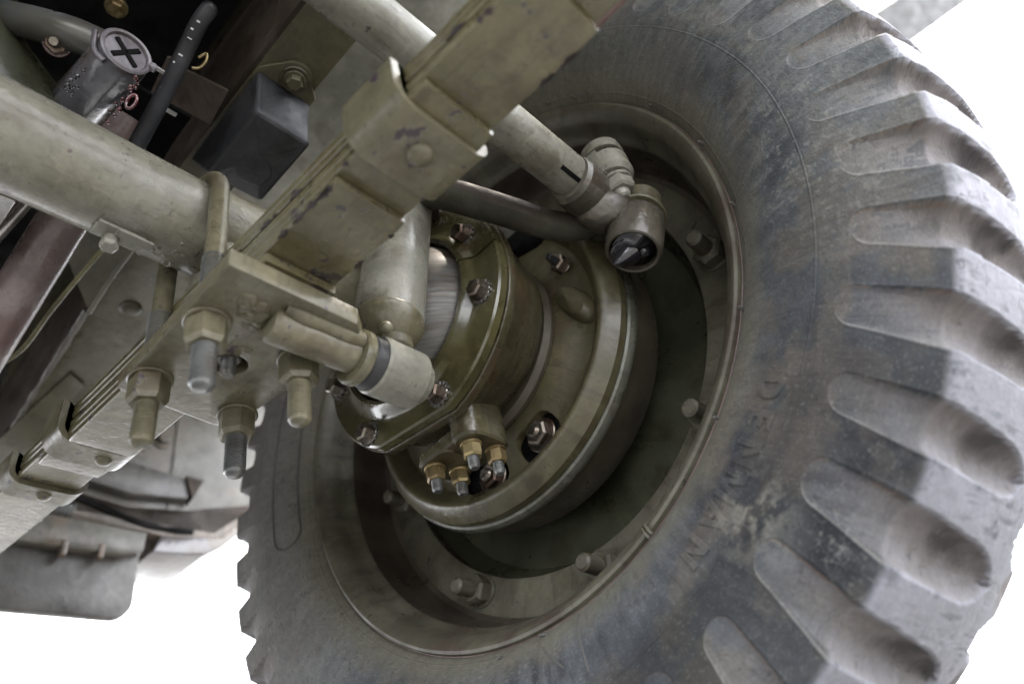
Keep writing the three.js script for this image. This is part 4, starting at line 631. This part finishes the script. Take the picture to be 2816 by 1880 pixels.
// ---------------------------------------------------------------- left edge: pipe, brake line, bright bar
tag(mesh('exhaust_pipe', [rod(V(-0.262, 0.16, -0.075), V(-0.277, 0.02, -0.235), 0.0165, 0.0165, 0.001, 48)], M.pipe), 'reddish brown pipe at the left edge beneath the axle tube', 'pipe');
tag(mesh('steel_bar', [rod(V(-0.3, 0.098, -0.118), V(-0.316, 0.046, -0.178), 0.006, 0.006, 0.001, 24), rod(V(-0.2905, 0.099, -0.118), V(-0.308, 0.047, -0.178), 0.0035, 0.0035, 0.001, 20), rbox(V(-0.31, 0.072, -0.15), [0.016, 0.004, 0.07], 0.001)], M.steel), 'shiny steel bar at the left edge just under the axle tube', 'bar');
tag(mesh('brake_line', path([V(-0.215, 0.175, -0.16), V(-0.2292, 0.1371, -0.2284), V(-0.2325, 0.127, -0.247), V(-0.2349, 0.1194, -0.2615), V(-0.2392, 0.1014, -0.2932), V(-0.2471, 0.0951, -0.3133), V(-0.27, 0.08, -0.35)], 0.0021, 70, 12), M.wire), 'thin olive brake line crossing the dark gap at the left', 'brake line');

// ---------------------------------------------------------------- body over and around the wheel
{
  const fe = thing('fender', 'light olive sheet metal inner fender above the chassis rail', 'fender');
  mesh('fender_sheet', slab([[-0.165, 0.7], [-0.165, -0.11], [0.02, -0.11], [0.1, 0.0], [0.18, 0.12], [0.18, 0.62], [-0.03, 0.7]], 0.006, V(0, 0.42, 0), X, NZ, 0.001), M.fender, fe);
  mesh('inner_apron', slab([[-0.24, 0.26], [0.72, 0.26], [0.72, 0.62], [-0.24, 0.62]], 0.004, V(-0.1665, 0, 0), NZ, Y, 0.0008), M.rail, fe);
}
{
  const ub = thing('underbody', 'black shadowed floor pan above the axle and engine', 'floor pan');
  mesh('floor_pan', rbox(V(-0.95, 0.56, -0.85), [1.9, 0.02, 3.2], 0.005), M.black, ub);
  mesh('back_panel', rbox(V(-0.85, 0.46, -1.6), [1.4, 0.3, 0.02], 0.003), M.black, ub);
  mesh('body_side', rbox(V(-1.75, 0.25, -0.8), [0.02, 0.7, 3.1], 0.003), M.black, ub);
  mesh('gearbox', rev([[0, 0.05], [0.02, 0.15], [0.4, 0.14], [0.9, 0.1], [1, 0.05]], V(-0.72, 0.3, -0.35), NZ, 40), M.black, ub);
}
{ // body side behind the wheel, far below left in the picture
  const bd = thing('body_cowl', 'pale olive body panel behind the wheel with a bolt, lower left', 'body panel');
  mesh('panel', slab([[-0.12, 0.14], [-0.12, 0.5], [0.4, 0.55], [0.4, 0.22], [0.163, 0.206], [0.1, 0.15]], 0.008, V(0, 0, -0.608), X, Y, 0.001), M.panel, bd);
  mesh('bolt', [washer(V(0.013, 0.274, -0.6), Z, 0.014, 0.003), hex(V(0.013, 0.274, -0.598), Z, 0.016, 0.008, 0.3)], M.panel, bd);
  mesh('seam', rbox(V(0.033, 0.3, -0.599), [0.004, 0.26, 0.002], 0.0005), M.panel, bd);
}
{
  const st = thing('side_step', 'stained cream and black boxed step edge above the mudflap, lower left', 'step');
  mesh('front_face', slab([[-0.16, 0.178], [-0.02, 0.165], [0.055, 0.178], [0.158, 0.212], [0.158, 0.192], [0.112, 0.145], [0.04, 0.132], [-0.075, 0.135], [-0.16, 0.14]], 0.11, V(0, 0, -0.71), X, Y, 0.003), M.stained, st);
  mesh('underside', slab([[0.03, 0.134], [0.112, 0.147], [0.158, 0.194], [0.163, 0.2], [0.168, 0.19], [0.115, 0.134], [0.09, 0.118], [0.02, 0.108]], 0.1, V(0, 0, -0.7), X, Y, 0.003), M.oily, st);
  mesh('top_flange', slab([[-0.16, 0.185], [-0.02, 0.172], [0.052, 0.184], [0.06, 0.212], [-0.16, 0.225]], 0.02, V(0, 0, -0.604), X, Y, 0.002), M.flap, st);
  mesh('shadow_strut', loft([[-0.596, 1], [-0.58, 0.9]].map(([z, k]) => [V(0.045, 0.215, z), V(0.07, 0.215, z), V(0.056, 0.215 - 0.036 * k, z)]), true, 0.2), M.railDark, st);
  const tar = []; for (let i = 0; i <= 40; i++) { const x = -0.15 + i * 0.0055, h = 0.003 + 0.012 * fbm(i / 40, 0.4, 12, 1, 4, 611) * (i > 8 ? 1 : 0.6), y = 0.158 - 0.00035 * i + 0.006 * Math.sin(i * 0.16); tar.push([V(x, y - h * 0.4, -0.5985), V(x, y + h * 0.6, -0.5985), V(x, y + h * 0.5, -0.597), V(x, y - h * 0.3, -0.597)]); }
  mesh('tar_streak', loft(tar, true, 0.4), M.black, st);
  mesh('coil', path(Array.from({ length: 60 }, (_, i) => V(-0.118 + i * 0.0006, 0.135 + Math.sin(i * 0.9) * 0.009, -0.59 + Math.cos(i * 0.9) * 0.009)), 0.0014, 240, 6), M.stud, st);
}
{
  const mf = thing('mudflap', 'grey brown hanging panel with a rounded lower corner, lower left', 'mudflap');
  const pts = [[-0.3, 0.1], [0.005, 0.116], [0.006, 0.05]]; for (let i = 0; i <= 8; i++) { const a = i / 8 * Math.PI / 2; pts.push([-0.018 + Math.cos(a) * 0.024, 0.042 - Math.sin(a) * 0.024]); } pts.push([-0.3, 0.008]);
  mesh('sheet', slab(pts.reverse(), 0.012, V(0, 0, -0.61), X, Y, 0.002), M.flap, mf);
  mesh('upper_flange', slab([[-0.3, 0.078], [-0.02, 0.09], [0.004, 0.1], [0.005, 0.124], [-0.3, 0.124]], 0.016, V(0, 0, -0.6), X, Y, 0.003), M.panel, mf);
  for (const [x, y] of [[-0.085, 0.09], [-0.045, 0.094]]) mesh('bracket', rbox(V(x, y - 0.004, -0.588), [0.007, 0.018, 0.01], 0.002), M.stained, mf);
}
tag(mesh('shackle_bracket', [rbox(V(-0.166, -0.03, 0.243), [0.026, 0.012, 0.05], 0.003), rbox(V(-0.166, 0.0, 0.25), [0.022, 0.06, 0.04], 0.004)], M.redbrown), 'red-brown primed bracket above the upper end of the leaf spring', 'bracket');
{ // canopy beam outside, beyond the tyre at the upper right
  const a = V(2.9487, 3.0799, 0.8754), b = V(3.2131, 3.3269, 1.1523), d = b.clone().sub(a);
  const bm = thing('canopy_beam', 'grey blurred roof beam crossing the white sky at the upper right', 'beam');
  mesh('beam', rod(a.clone().addScaledVector(d, -2), b.clone().addScaledVector(d, 2.5), 0.17, 0.17, 0.002, 4), M.beam, bm);
}

renderer.render(scene, camera);
